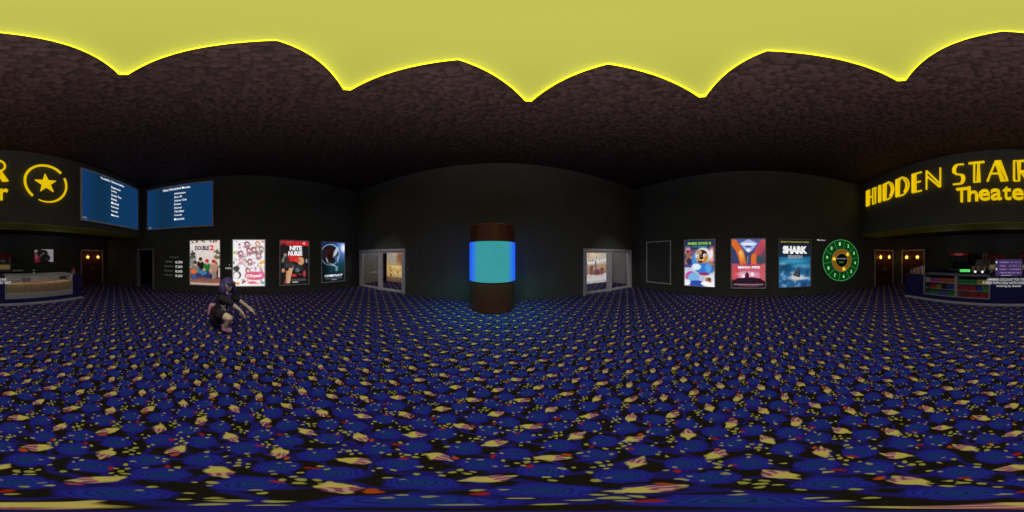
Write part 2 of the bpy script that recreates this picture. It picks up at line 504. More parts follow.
# bulkhead carrying the sign, olive underside, black ceiling behind it
f = MB(); f.box(XL, XR, YS2, YS, ZB, H); struct(f.build('bulkhead_wall', WALL), 'charcoal bulkhead over the concession carrying the yellow sign', 'wall')
f = MB(); f.box(XL, XR, YS2, YS, ZB-.012, ZB-.001); struct(f.build('trim_1', SOFFIT), 'olive underside strip of the bulkhead', 'trim')  # its olive stands for light on the underside
f = MB(); f.box(XL, XR, YB, YS2-.001, ZB, ZB+.05); struct(f.build('concession_ceiling', BLACK), 'black low ceiling over the concession', 'ceiling')

# vestibules behind the glass entrances
VY = YF+1.35
def vestibule(side, x0, x1):
    for xa, xb, w_ in ((x0-.05, x0, 'one'), (x1, x1+.05, 'other')):
        struct(MB().box(xa, xb, YF+T, VY, 0, 1.5).build('vestibule_wall', GREYWALL), '%s grey side wall of the vestibule behind the %s glass entrance' % (w_, side), 'wall')
    f = MB(); f.box(x0-.05, x1+.05, VY, VY+.05, 0, 1.5); f.box(x0-.05, x1+.05, YF+T, VY+.05, 1.5, 1.55)
    struct(f.build('vestibule_ceiling', BLACK), 'black back and lid of the vestibule behind the %s glass entrance' % side, 'ceiling')
vestibule('left', XL-.12, -2.0)
vestibule('right', 1.75, XR+.1)
# dark passage behind the open doorway
f = MB(); f.box(XL-1.5, XL-T, DWY[0]-.3, DWY[0]-.25, 0, 1.4); f.box(XL-1.5, XL-T, DWY[1]+.25, DWY[1]+.3, 0, 1.4)
f.box(XL-1.55, XL-1.5, DWY[0]-.3, DWY[1]+.3, 0, 1.4); f.box(XL-1.5, XL-T, DWY[0]-.3, DWY[1]+.3, 1.4, 1.45)
struct(f.build('passage_wall', BLACK), 'black walls of the passage behind the open doorway', 'wall')

# ------------------------------------------------------------------ doors
ROTW = {'front': 0, 'left': PI/2, 'right': -PI/2, 'back': PI}
def on_wall(w_, a, z=0.0, off=0.0):
    """a = position along the wall (room axis), off = stand-off into the room"""
    return {'front': (a, YF-off, z), 'left': (XL+off, a, z), 'right': (XR-off, a, z), 'back': (a, YB+off, z), 'sign': (a, YS+off, z)}[w_]

def glass_entrance(n, x0, x1, label):
    W = x1-x0
    d = thing('door_%d' % n, ((x0+x1)/2, YF, 0), 0, label, 'glass door', None, 'structure')
    h = W/2; fr = .06
    m = MB(); m.box(-h, -h+fr, -.04, T, 0, DZ, .006); m.box(h-fr, h, -.04, T, 0, DZ, .006); m.box(-h+fr, h-fr, -.04, T, DZ-.05, DZ, .006)
    m.box(-.028, .028, -.035, T, 0, DZ-.05, .005)
    m.build('door_frame', STEEL, d)
    for sx in (-1, 1):
        a, b = (-h+fr, -.028) if sx < 0 else (.028, h-fr)
        m = MB(); st = .055
        m.box(a+.006, a+st, 0, .05, .01, DZ-.055, .004); m.box(b-st, b-.006, 0, .05, .01, DZ-.055, .004)
        m.box(a+st, b-st, 0, .05, .01, .075, .004); m.box(a+st, b-st, 0, .05, DZ-.105, DZ-.055, .004)
        lf = m.build('door_leaf', STEEL, d)
        MB().box(a+st, b-st, .02, .03, .075, DZ-.105).build('glass_pane', GLASS, lf)
        hx = b-st/2 if sx < 0 else a+st/2
        MB().tube([(hx, 0, .45), (hx, -.03, .47), (hx, -.03, .68), (hx, 0, .70)], .008).build('handle', STEEL, lf)
    return d
glass_entrance(1, LDX[0], LDX[1], 'aluminium framed double glass doors left of the glowing column')
glass_entrance(2, RDX[0], RDX[1], 'aluminium framed double glass doors right of the glowing column')

WOOD = mat('dark_mahogany', (92, 44, 22), .45, var=.3, scale=9)
AMBER = mat('amber_star_lamp', (255, 210, 110), .5, emit=(255, 204, 84), estr=1.6, var=0)
def star2(R1, R2, a0=PI/2, n=5):
    return [((R1 if k % 2 == 0 else R2)*math.cos(a0+k*PI/n), (R1 if k % 2 == 0 else R2)*math.sin(a0+k*PI/n)) for k in range(2*n)]
star_glows = []
def wood_doors(n, w_, a, label, W=.95):
    d = thing('door_%d' % n, on_wall(w_, a), ROTW[w_], label, 'double door', None, 'structure')
    h = W/2; Z = 1.217; fr = .045
    m = MB(); m.box(-h, -h+fr, -.03, -.001, 0, Z, .004); m.box(h-fr, h, -.03, -.001, 0, Z, .004); m.box(-h+fr, h-fr, -.03, -.001, Z-fr, Z, .004)
    m.build('door_frame', DFRAME, d)
    for sx in (-1, 1):
        a0, b0 = (-h+fr+.003, -.003) if sx < 0 else (.003, h-fr-.003)
        m = MB(); m.box(a0, b0, -.014, -.001, .008, Z-fr-.003, .002)
        c0 = (a0+b0)/2; q = (b0-a0)/2-.05
        for z0, z1 in ((.08, .42), (.48, .74)):                     # raised panels
            m.box(c0-q, c0+q, -.020, -.012, z0, z1, .004)
        lf = m.build('door_leaf', WOOD, d)
        cz = .965
        m = MB(); m.ring(.088, .104, R(20), R(330), -.03, -.012, c0, cz, 20); m.build('lamp_ring', mat('old_brass', (140, 100, 40), .4, .7), lf)
        m = MB(); m.prism([(c0+x, cz+z) for x, z in star2(.070, .033)], -.06, -.046); m.build('star_lamp', AMBER, lf)
        star_glows.append((d, c0, cz))
        MB().tube([(c0-sx*q*1.05, -.012, .52), (c0-sx*q*1.05, -.035, .53), (c0-sx*q*1.05, -.035, .62), (c0-sx*q*1.05, -.012, .63)], .006).build('handle', STEEL, lf)
    return d
wood_doors(3, 'right', -3.985, 'dark wooden double doors with star lamps beside the green wheel', .93)
wood_doors(4, 'back', 3.11, 'dark wooden double doors with star lamps behind the striped popcorn tubs', .95)
wood_doors(5, 'back', -3.44, 'dark wooden double doors with star lamps under the blue listing screen on the bulkhead', .98)
# open doorway
d = thing('door_6', on_wall('left', (DWY[0]+DWY[1])/2), ROTW['left'], 'grey framed open doorway to a black passage', 'doorway', None, 'structure')
h = (DWY[1]-DWY[0])/2
m = MB(); m.box(-h-.045, -h+.015, -.025, T, 0, DWZ+.03, .004); m.box(h-.015, h+.045, -.025, T, 0, DWZ+.03, .004); m.box(-h+.015, h-.015, -.025, T, DWZ-.015, DWZ+.03, .004)
m.build('door_frame', DGREY, d)

# ------------------------------------------------------------------ printed artwork painted as colour on a fine grid
class Art:
    def __init__(s, w, h, base, res=104):
        s.w, s.h = w, h; s.nx = res; s.ny = max(4, int(res*h/w))
        s.X, s.Z = np.meshgrid(np.linspace(0, 1, s.nx), np.linspace(0, 1, s.ny)); s.Z = 1-s.Z      # z: 0 top .. 1 bottom
        s.im = np.zeros((s.ny, s.nx, 3)); s.im[:] = base
    def blend(s, m, c, a=1.0):
        m = np.clip(m, 0, 1)[..., None]*a; s.im = s.im*(1-m)+np.array(c, float)*m; return s
    def ell(s, x, z, rx, rz, c, a=1.0, soft=.15, rot=0.0):
        asp = s.h/s.w
        dx, dz = s.X-x, (s.Z-z)*asp
        cr, sr = math.cos(rot), math.sin(rot)
        q = np.sqrt(((dx*cr+dz*sr)/rx)**2+((-dx*sr+dz*cr)/(rz*asp))**2)
        return s.blend((1+soft-q)/(2*soft), c, a)
    def rect(s, x0, x1, z0, z1, c, a=1.0, e=.012):
        m = np.clip((s.X-x0)/e+.5, 0, 1)*np.clip((x1-s.X)/e+.5, 0, 1)*np.clip((s.Z-z0)/e+.5, 0, 1)*np.clip((z1-s.Z)/e+.5, 0, 1)
        return s.blend(m, c, a)
    def poly(s, pts, c, a=1.0):
        inside = np.zeros_like(s.X, bool); n = len(pts)
        for i in range(n):
            (x0, z0), (x1, z1) = pts[i], pts[(i+1) % n]
            cond = ((z0 > s.Z) != (z1 > s.Z)) & (s.X < (x1-x0)*(s.Z-z0)/((z1-z0) or 1e-9)+x0)
            inside ^= cond
        return s.blend(inside.astype(float), c, a)
    def vgrad(s, z0, z1, c0, c1):
        t = np.clip((s.Z-z0)/(z1-z0), 0, 1)[..., None]; m = ((s.Z >= z0) & (s.Z <= z1))[..., None]
        s.im = np.where(m, np.array(c0)*(1-t)+np.array(c1)*t, s.im); return s
    def speck(s, n, x0, x1, z0, z1, cols, r0=.01, r1=.03, a=.9):
        for _ in range(n):
            s.ell(rng.uniform(x0, x1), rng.uniform(z0, z1), rng.uniform(r0, r1), rng.uniform(r0, r1)*s.w/s.h, cols[rng.integers(len(cols))], a, .3, rng.uniform(0, 3))
        return s
    def mottle(s, amt, k=7):
        q = rng.normal(0, 1, (s.ny//k+2, s.nx//k+2, 3)); q = np.repeat(np.repeat(q, k, 0), k, 1)[:s.ny, :s.nx]
        s.im = np.clip(s.im+q*amt, 0, 255); return s
    def build(s, name, parent, mt, y=0.0):
        """upright sheet facing -y, centred on x, base at z=0"""
        me = bpy.data.meshes.new(name)
        xs = (s.X-.5)*s.w*S; zs = (1-s.Z)*s.h*S
        co = np.stack([xs, np.full_like(xs, y*S), zs], -1).reshape(-1, 3)
        fc = []
        for j in range(s.ny-1):
            for i in range(s.nx-1):
                a = j*s.nx+i; fc.append((a, a+1, a+s.nx+1, a+s.nx))
        me.from_pydata([tuple(v) for v in co], [], fc); me.update()
        at = me.color_attributes.new('ink', 'FLOAT_COLOR', 'POINT')
        v = np.clip(s.im, 0, 255)/255; l = np.where(v <= .04045, v/12.92, ((v+.055)/1.055)**2.4)
        at.data.foreach_set('color', np.concatenate([l, np.ones(l.shape[:2]+(1,))], -1).astype(np.float32).ravel())
        me.materials.append(mt)
        return link(name, me, parent)
def ink_mat(name, glow):
    m = bpy.data.materials.new(name); m.use_nodes = True
    nt = m.node_tree; b = nt.nodes['Principled BSDF']
    a = nt.nodes.new('ShaderNodeAttribute'); a.attribute_name = 'ink'
    nt.links.new(a.outputs['Color'], b.inputs['Base Color']); nt.links.new(a.outputs['Color'], b.inputs['Emission Color'])
    b.inputs['Emission Strength'].default_value = glow; b.inputs['Roughness'].default_value = .4; b.inputs['Specular IOR Level'].default_value = .2
    return m
INK = ink_mat('backlit_print', .9)
INKDIM = ink_mat('paper_print', .12)

PW, PH, PZ = .85, 1.225, .205
def poster(w_, a, label, art, frame_mat, titles, glow=INK, group=None):
    t = thing('movie_poster', on_wall(w_, a, PZ), ROTW[w_], label, 'poster', group)
    fr = .026; h = PW/2
    m = MB(); m.box(-h, -h+fr, -.03, -.001, 0, PH, .004); m.box(h-fr, h, -.03, -.001, 0, PH, .004)
    m.box(-h+fr, h-fr, -.03, -.001, 0, fr, .004); m.box(-h+fr, h-fr, -.03, -.001, PH-fr, PH, .004)
    m.build('frame', frame_mat, t)
    if art is None: MB().box(-h+fr, h-fr, -.008, -.001, fr, PH-fr).build('backing_panel', mat('empty_backing', (92, 93, 90), .8, spec=.05), t)
    if art is not None:
        art.mottle(5, 2)
        o = art.build('print', t, glow, -.014); o.location.z = fr*S
        for (body, x, z, w, hh, mt, kw) in titles:
            text('lettering', body, mt, o, ((x-.5)*art.w, -.0145, (1-z)*art.h), w=w*art.w, h=hh*art.h, depth=.003, **kw)
    return t
IW, IH = PW-.052, PH-.052
SILVER = mat('silver_frame', (226, 226, 228), .4, .1)
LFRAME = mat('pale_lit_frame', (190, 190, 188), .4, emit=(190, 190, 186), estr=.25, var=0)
INK_BLACK = mat('black_letter', (18, 22, 22), .5, emit=(18, 22, 22), estr=.8, var=0)
INK_RED = mat('red_letter', (210, 40, 50), .5, emit=(214, 40, 52), estr=.9, var=0)
INK_WHITE = mat('white_letter', (240, 240, 240), .5, emit=(240, 240, 240), estr=.9, var=0)
INK_GREEN = mat('lime_letter', (150, 220, 70), .5, emit=(150, 220, 70), estr=.9, var=0)
INK_TEAL = mat('teal_letter', (70, 170, 160), .5, emit=(60, 150, 140), estr=.8, var=0)
INK_YEL = mat('yellow_letter', (205, 200, 70), .5, emit=(180, 176, 60), estr=.8, var=0)
INK_GREY = mat('grey_letter', (170, 176, 180), .5, emit=(160, 166, 172), estr=.7, var=0)
INK_LAV = mat('lavender_letter', (190, 170, 220), .5, emit=(190, 172, 216), estr=.8, var=0)
skin_, hair_ = (205, 150, 125), (40, 28, 26)

# 1: people on a couch, black and red title
A = Art(IW, IH, (226, 214, 208))
A.vgrad(0, .72, (228, 218, 214), (212, 196, 186)); A.vgrad(.82, 1.0, (120, 72, 60), (150, 108, 92))
A.speck(10, .0, 1, .0, .04, [(90, 110, 70), (190, 60, 60), (120, 90, 70)], .02, .05)
A.speck(22, .0, .16, .22, .62, [(50, 54, 58), (110, 110, 104), (70, 84, 80), (150, 140, 130)], .03, .07)
A.speck(18, .84, 1.0, .22, .62, [(96, 84, 66), (130, 110, 84), (90, 70, 60)], .03, .06)
A.rect(.04, .96, .60, .84, (88, 62, 60)); A.rect(.0, .12, .62, .86, (96, 78, 66))
for x, z, top, leg, hat in ((.36, .42, (26, 26, 28), (60, 84, 130), hair_), (.58, .46, (30, 110, 44), (44, 50, 100), (190, 44, 48)), (.80, .47, (176, 130, 110), (140, 124, 110), (186, 40, 44)), (.18, .50, (120, 116, 112), (70, 80, 120), (60, 50, 46))):
    A.ell(x, z+.14, .13, .11, top); A.ell(x, z+.03, .055, .05, skin_); A.ell(x, z-.01, .065, .035, hat); A.ell(x-.02, z+.30, .12, .09, leg)
    A.ell(x-.1, z+.20, .05, .05, skin_, .9)
A.ell(.42, .72, .16, .05, (62, 120, 150)); A.ell(.12, .70, .11, .05, (226, 96, 50)); A.ell(.30, .78, .1, .05, (50, 56, 104)); A.ell(.7, .80, .06, .06, (40, 40, 90))
A.rect(.0, 1, .955, .99, (214, 206, 196), .7); A.ell(.9, .93, .05, .02, (200, 60, 60))
A.mottle(7, 3)
poster('left', -.99, 'lit poster of people on a couch under a black and red DOUBLE 2 title', A, SILVER,
       [('DOUBLE', .41, .165, .48, .10, INK_BLACK, dict(bold=.04)), ('2', .74, .16, .14, .12, INK_RED, dict(bold=.04))])
# 2: white sheet crowded with pink sketches
A = Art(IW, IH, (246, 242, 244))
A.speck(60, .05, .95, .03, .95, [(216, 170, 190), (190, 130, 150), (226, 200, 206), (170, 150, 150), (232, 214, 220)], .02, .06, .75)
A.speck(30, .05, .95, .03, .62, [(120, 72, 84), (150, 96, 110), (92, 80, 82)], .01, .035, .85)
for x, z, c1 in ((.44, .08, (120, 70, 90)), (.78, .07, (196, 140, 110)), (.5, .22, (150, 70, 90)), (.24, .28, (130, 74, 88)), (.66, .20, (120, 64, 78)), (.80, .33, (140, 90, 100)), (.53, .46, (150, 84, 100)), (.25, .43, (214, 150, 180)), (.47, .66, (150, 80, 94)), (.9, .18, (120, 112, 112))):
    A.ell(x, z, .085, .055, c1, .9); A.ell(x+.005, z+.012, .05, .036, (240, 214, 206)); A.ell(x, z+.07, .08, .035, c1, .6)
A.ell(.10, .62, .10, .06, (70, 66, 70)); A.ell(.12, .76, .13, .085, (60, 58, 62), 1, .1); A.ell(.10, .77, .10, .075, (240, 238, 238))
A.ell(.36, .91, .06, .012, (50, 48, 50), 1, .2, -.6); A.ell(.3, .93, .05, .012, (50, 48, 50), 1, .2, -.9)
A.speck(8, .84, 1, .45, .62, [(240, 190, 110), (236, 160, 90)], .03, .06, .8)
A.ell(.05, .27, .05, .035, (180, 200, 90)); A.ell(.12, .95, .09, .03, (236, 160, 70)); A.ell(.95, .94, .05, .035, (90, 170, 200)); A.ell(.76, .95, .08, .02, (236, 180, 120)); A.ell(.95, .03, .05, .02, (226, 120, 140)); A.ell(.02, .49, .03, .03, (90, 150, 140))
A.ell(.70, .78, .33, .095, (222, 100, 132), 1, .12); A.ell(.60, .93, .14, .03, (226, 110, 140)); A.ell(.9, .74, .1, .06, (226, 110, 140))
poster('left', .16, 'bright white poster crowded with small pink sketches and a pink title', A, LFRAME,
       [('Ohya!!', .66, .785, .50, .085, INK_WHITE, dict(bold=.05))])
# 3: dark poster, red top
A = Art(IW, IH, (26, 24, 24))
A.rect(0, 1, 0, .11, (196, 34, 44)); A.speck(5, .1, .9, .02, .06, [(150, 90, 70), (230, 190, 180)], .03, .06, .8); A.ell(.10, .08, .12, .05, (120, 50, 50)); A.ell(.12, .2, .14, .12, (34, 28, 28))
A.rect(.26, .70, .32, .47, (206, 48, 44)); A.ell(.72, .46, .12, .10, (206, 150, 110)); A.ell(.58, .45, .1, .045, (200, 70, 56))
A.ell(.17, .33, .06, .05, (150, 126, 118)); A.ell(.12, .42, .06, .08, (120, 112, 112), 1, .2, .5); A.ell(.22, .43, .09, .08, (58, 44, 46)); A.ell(.10, .67, .06, .05, (190, 130, 100))
A.ell(.32, .56, .20, .07, (56, 54, 58)); A.ell(.62, .63, .20, .085, (44, 44, 48)); A.ell(.60, .67, .08, .05, (92, 100, 112)); A.ell(.44, .60, .05, .05, (96, 84, 80))
A.poly([(.30, .62), (.44, .62), (.36, .84), (.33, .97), (.24, .97), (.22, .84)], (206, 160, 124)); A.poly([(.20, .68), (.28, .68), (.24, .97), (.18, .97)], (190, 140, 108)); A.ell(.16, .95, .04, .05, (110, 50, 50))
A.ell(.47, .79, .10, .035, (190, 50, 40)); A.ell(.85, .76, .05, .08, (170, 60, 66)); A.ell(.93, .46, .03, .05, (160, 160, 156)); A.ell(.70, .77, .08, .02, (120, 40, 40))
A.rect(.36, .9, .87, .93, (66, 66, 68)); A.rect(.42, .62, .935, .96, (190, 190, 190)); A.mottle(4, 3)
poster('left', 1.38, 'dark poster with a red top and white NITE NURSE title', A, SILVER,
       [('NITE', .54, .165, .44, .105, INK_WHITE, dict(bold=.06)), ('NURSE', .52, .285, .50, .105, INK_WHITE, dict(bold=.06))])
# 4: domed helmet against deep blue
A = Art(IW, IH, (22, 44, 66))
A.vgrad(0, .5, (24, 44, 96), (26, 66, 92)); A.vgrad(.5, 1, (26, 70, 86), (14, 24, 34)); A.ell(.95, .12, .36, .26, (110, 150, 230), .9, .6); A.ell(.96, .14, .14, .10, (244, 246, 255), 1, .5); A.ell(.5, .28, .3, .2, (40, 50, 110), .5, .6)
A.ell(.0, .55, .30, .40, (10, 16, 18), .9, .4)
A.ell(.36, .31, .42, .27, (150, 190, 220), 1, .03, -.15); A.ell(.35, .315, .385, .25, (20, 26, 40), 1, .05, -.15)
A.ell(.30, .30, .22, .20, (44, 20, 22), 1, .3); A.ell(.40, .36, .10, .10, (24, 12, 14), .9, .3); A.ell(.50, .33, .03, .02, (150, 40, 36), .9, .5)
A.ell(.60, .24, .07, .14, (214, 226, 232), .9, .4, .5); A.ell(.66, .44, .085, .085, (70, 110, 150), 1, .2, -.25); A.ell(.70, .40, .02, .1, (200, 220, 235), .8, .4)
A.ell(.22, .45, .02, .08, (190, 200, 200), .9, .4, -.4); A.ell(.5, .58, .20, .018, (170, 196, 200), .9, .5, .42); A.ell(.64, .68, .06, .06, (110, 160, 170), .9, .4)
A.rect(.16, .9, .90, .93, (130, 140, 140), .5); A.rect(.42, .64, .945, .965, (200, 200, 196), .8)
poster('left', 2.60, 'dark blue poster of a domed space helmet with slanted white title', A, SILVER,
       [('COSMONAUT', .52, .845, .80, .055, INK_WHITE, dict(bold=.03, shear=.3))])
# right wall, front to back
poster('right', 2.625, 'empty silver poster frame on the charcoal wall', None, mat('bright_silver_frame', (245, 245, 245), .4), [])
A = Art(IW, IH, (60, 50, 92))
A.vgrad(0, .6, (38, 44, 74), (80, 70, 140)); A.vgrad(.6, 1, (190, 200, 220), (250, 250, 252))
A.rect(.02, .2, .15, .30, (240, 190, 200), .8, .08); A.rect(.84, .98, .16, .50, (250, 170, 150), .9, .08); A.ell(.9, .3, .05, .09, (255, 236, 220))
A.speck(16, .02, .3, .22, .5, [(60, 60, 140), (180, 70, 110), (44, 40, 80), (190, 130, 90)], .04, .07); A.speck(12, .78, .98, .5, .7, [(60, 90, 170), (150, 100, 70), (60, 60, 110)], .04, .07)
A.ell(.12, .33, .08, .06, (150, 100, 76)); A.ell(.14, .46, .08, .07, (50, 52, 74)); A.ell(.34, .28, .10, .08, (120, 84, 90)); A.ell(.86, .52, .09, .07, (170, 120, 80))
A.ell(.38, .43, .13, .16, (70, 140, 214)); A.ell(.63, .33, .26, .17, (226, 232, 240)); A.ell(.60, .37, .20, .14, (196, 130, 62)); A.ell(.58, .28, .16, .07, (52, 34, 30)); A.ell(.50, .27, .09, .06, (190, 150, 110)); A.ell(.57, .41, .09, .06, (232, 186, 120))
A.ell(.57, .385, .065, .032, (28, 20, 26)); A.ell(.54, .47, .08, .03, (110, 40, 30)); A.ell(.44, .35, .05, .035, (250, 250, 250)); A.ell(.68, .33, .05, .035, (250, 250, 250)); A.ell(.69, .34, .02, .016, (40, 30, 26)); A.ell(.45, .36, .02, .016, (40, 30, 26))
A.ell(.66, .62, .30, .12, (52, 120, 206)); A.ell(.40, .58, .16, .07, (226, 236, 246)); A.ell(.66, .73, .18, .035, (150, 50, 100)); A.ell(.80, .6, .1, .1, (90, 160, 226))
A.ell(.22, .80, .2, .12, (196, 76, 150)); A.ell(.32, .84, .22, .13, (120, 180, 226)); A.ell(.42, .95, .32, .07, (48, 76, 170)); A.ell(.1, .93, .1, .06, (236, 240, 246))
A.ell(.60, .82, .12, .06, (190, 190, 214)); A.ell(.80, .87, .10, .07, (170, 106, 66)); A.ell(.84, .84, .05, .03, (90, 56, 44)); A.ell(.72, .94, .16, .05, (248, 248, 250))
poster('right', 1.38, 'colourful cartoon poster with a lime PARK DOG 2 title', A, SILVER,
       [('PARK DOG 2', .5, .07, .78, .055, INK_GREEN, dict(bold=.04)), ('THE MOVIE', .5, .14, .5, .04, INK_TEAL, dict(bold=.02))])
A = Art(IW, IH, (66, 62, 92))
A.vgrad(0, .5, (84, 90, 150), (50, 60, 84)); A.vgrad(.5, .8, (176, 70, 92), (214, 130, 160)); A.vgrad(.8, 1.0, (110, 40, 66), (60, 26, 40))
A.poly([(0, 0), (.14, .02), (.34, .24), (.46, .50), (.26, .52), (.16, .30), (0, .12)], (214, 104, 44)); A.poly([(.0, .12), (.14, .26), (.2, .5), (0, .48)], (56, 62, 104))
A.poly([(1, 0), (.88, .02), (.70, .22), (.56, .50), (.74, .52), (.84, .34), (1, .2)], (200, 76, 84)); A.ell(.66, .40, .09, .11, (226, 110, 44)); A.ell(.3, .34, .07, .11, (236, 160, 70), .9, .4); A.ell(.26, .28, .05, .05, (250, 196, 120), .8, .4); A.ell(.9, .3, .14, .2, (150, 60, 80), .6, .5)
A.ell(.85, .42, .12, .10, (60, 78, 84)); A.ell(.5, .40, .08, .14, (70, 66, 100)); A.rect(.46, .5, .34, .5, (110, 150, 150), .7)
A.poly([(.24, .08), (.5, .0), (.78, .08), (.60, .24), (.5, .28), (.42, .24)], (160, 176, 230)); A.ell(.5, .10, .22, .03, (226, 234, 255)); A.ell(.5, .22, .06, .03, (236, 240, 255)); A.ell(.5, .15, .1, .02, (70, 80, 140))
A.ell(.06, .70, .16, .14, (196, 76, 84)); A.ell(.96, .7, .12, .2, (200, 90, 96)); A.ell(.46, .72, .30, .05, (232, 190, 206), .8, .4); A.ell(.46, .75, .06, .07, (60, 30, 52)); A.ell(.62, .72, .05, .04, (250, 230, 236)); A.ell(.34, .76, .05, .03, (250, 230, 236))
A.poly([(0, .86), (.2, .80), (.4, .79), (.6, .78), (.84, .80), (1, .87), (1, 1), (0, 1)], (40, 22, 34)); A.rect(.05, .95, .92, .945, (176, 140, 150), .8); A.rect(.2, .8, .955, .97, (150, 110, 124), .7); A.mottle(5, 3)
poster('right', .15, 'purple and orange poster with two blazing streaks and white MEGA FIRE title', A, SILVER,
       [('MEGA FIRE', .52, .575, .66, .045, INK_WHITE, dict(bold=.05))])
A = Art(IW, IH, (20, 32, 46))
A.vgrad(0, .36, (22, 26, 32), (24, 40, 58)); A.vgrad(.36, 1.0, (30, 100, 140), (40, 90, 140)); A.ell(.45, .45, .36, .05, (60, 150, 190), .9, .5); A.ell(.72, .56, .26, .045, (84, 160, 190), .8, .5); A.ell(.2, .6, .18, .09, (20, 60, 92), .8, .5); A.ell(.12, .5, .12, .03, (150, 190, 220), .6, .5)
A.speck(46, .0, 1.0, .62, 1.0, [(30, 80, 130), (90, 150, 190), (22, 52, 90), (120, 170, 200)], .03, .09, .6); A.ell(.54, .80, .22, .055, (214, 220, 220), .95, .5); A.ell(.5, .74, .1, .07, (190, 190, 180), .9, .4); A.ell(.8, .82, .2, .03, (190, 206, 214), .8, .5)
A.poly([(.62, .56), (.615, .80), (.42, .75), (.50, .66)], (58, 70, 80)); A.poly([(.62, .56), (.655, .70), (.65, .80), (.615, .80)], (30, 40, 50)); A.ell(.55, .84, .1, .02, (220, 180, 170), .7, .4)
poster('right', -.99, 'blue sea poster with a fin and big white SHARK SEASON title', A, DGREY,
       [('SHARK', .50, .215, .78, .165, INK_WHITE, dict(bold=.07)), ('SEASON', .50, .36, .46, .075, INK_GREY, dict(bold=.06)), ('BENEATH THE SURFACE IT WAITS', .5, .05, .9, .028, INK_YEL, dict(bold=.02))])

# ------------------------------------------------------------------ blue listing screens
SCR = bpy.data.materials.new('blue_screen'); SCR.use_nodes = True
nt = SCR.node_tree; b = nt.nodes['Principled BSDF']; g = G(nt)
tc = nt.nodes.new('ShaderNodeTexCoord'); sp = nt.nodes.new('ShaderNodeSeparateXYZ'); nt.links.new(tc.outputs['Generated'], sp.inputs[0])
ban = g.lt(g.m('ABSOLUTE', g.sub(sp.outputs[0], .28)), .05, .22)
wvn = nt.nodes.new('ShaderNodeTexWave'); wvn.inputs['Scale'].default_value = 9; nt.links.new(tc.outputs['Generated'], wvn.inputs['Vector'])
base = g.mix(g.mul(ban, .8), (15, 56, 96), (14, 46, 72)); base = g.mix(g.mul(wvn.outputs['Fac'], .1), base, (20, 40, 80))
edge = g.lt(g.m('ABSOLUTE', g.sub(sp.outputs[0], .5)), .42, .5)
base = g.mix(g.mul(g.sub(1.0, edge), .8), base, (16, 52, 112))
nt.links.new(base, b.inputs['Emission Color']); b.inputs['Emission Strength'].default_value = .95
b.inputs['Base Color'].default_value = (.004, .01, .02, 1); b.inputs['Roughness'].default_value = .9; b.inputs['Specular IOR Level'].default_value = 0
SFRAME = mat('grey_bezel', (226, 226, 230), .5)
def screen(w_, a, label, head, rows):
    W, Hh, z0 = 2.0, 1.325, 1.777
    t = thing('wall_mounted_screen', on_wall(w_, a, z0), ROTW['back' if w_ == 'sign' else w_], label, 'screen', 'blue listing screens')
    h = W/2; fr = .035
    m = MB(); m.box(-h, -h+fr, -.05, -.001, 0, Hh, .005); m.box(h-fr, h, -.05, -.001, 0, Hh, .005); m.box(-h+fr, h-fr, -.05, -.001, 0, fr, .005); m.box(-h+fr, h-fr, -.05, -.001, Hh-fr, Hh, .005)
    m.build('bezel', SFRAME, t)
    d = MB().box(-h+fr, h-fr, -.03, -.002, fr, Hh-fr).build('display', SCR, t)
    text('heading', head, WHITE_E, d, (-.04, -.031, Hh*.91), w=.82, h=.075, depth=.003, bold=.03)
    for k, r_ in enumerate(rows):
        text('list_line', r_, WHITE_E, d, (-.10, -.031, Hh*(.79-.0845*k)), h=.062, w=.034*len(r_)+.03, depth=.003, bold=.02, align='LEFT')
    text('corner_mark', '7:30', DIMTXT_E, d, (-h+fr+.07, -.031, .075), w=.09, h=.035, depth=.003)
    return t
screen('sign', -2.9, 'blue listing screen on the bulkhead beside the yellow ring emblem', 'Tonight\'s Cinema Listing', ['Restrooms', 'Lobby', 'Screen Two', 'Drama', 'Musical', 'Fantasy', 'Comedy', 'Mystery'])
screen('left', -1.752, 'blue listing screen above the open doorway and price list', 'Next Scheduled Movies', ['Adventure', 'Sci-Fi', 'Anime Club', 'Drama', 'Horror', 'Thriller', 'Comedy', 'Musicals'])

# ------------------------------------------------------------------ yellow sign
def fx(px): return -2.905*math.tan((1010.6-px)*2*PI/1024)          # reading position along the bulkhead seen at a panorama column
sign = thing('theater_sign', on_wall('sign', 0, 2.0), PI, 'raised yellow HIDDEN STAR Theater lettering over the concession', 'sign')
Z0, Z1 = 2.445, 2.925
def strokes(name, lines, x0, x1, r=.021):
    m = MB()
    for pts in lines:
        q = [(x0+(x1-x0)*x, -.045, Z0+(Z1-Z0)*z-2.0) for x, z in pts]
        m.tube(q, r, 8)
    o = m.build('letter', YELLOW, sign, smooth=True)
    return o
def arc(cx, cz, rx, rz, a0, a1, n=10): return [(cx+rx*math.cos(R(a0+(a1-a0)*k/n)), cz+rz*math.sin(R(a0+(a1-a0)*k/n))) for k in range(n+1)]
LX = {'H': (865.9, 875.9), 'I': (878.0, 881.3), 'D': (882.6, 894.3), 'D2': (895.2, 909.6), 'E': (911.3, 922.6), 'N': (925.4, 941.4), 'S': (951.8, 965.6), 'T': (967.3, 985.6), 'A': (986, 1008.8), 'R': (1012.6, 1032.0)}
LX = {k: (fx(a)+.025, fx(b)-.025) for k, (a, b) in LX.items()}
strokes('H', [[(.0, 0), (.0, 1), (.32, 1), (.32, 0), (.0, 0)], [(.16, 0), (.16, 1)], [(.32, .5), (.72, .5)], [(.72, 0), (.72, 1), (1, 1), (1, 0), (.72, 0)]], *LX['H'])
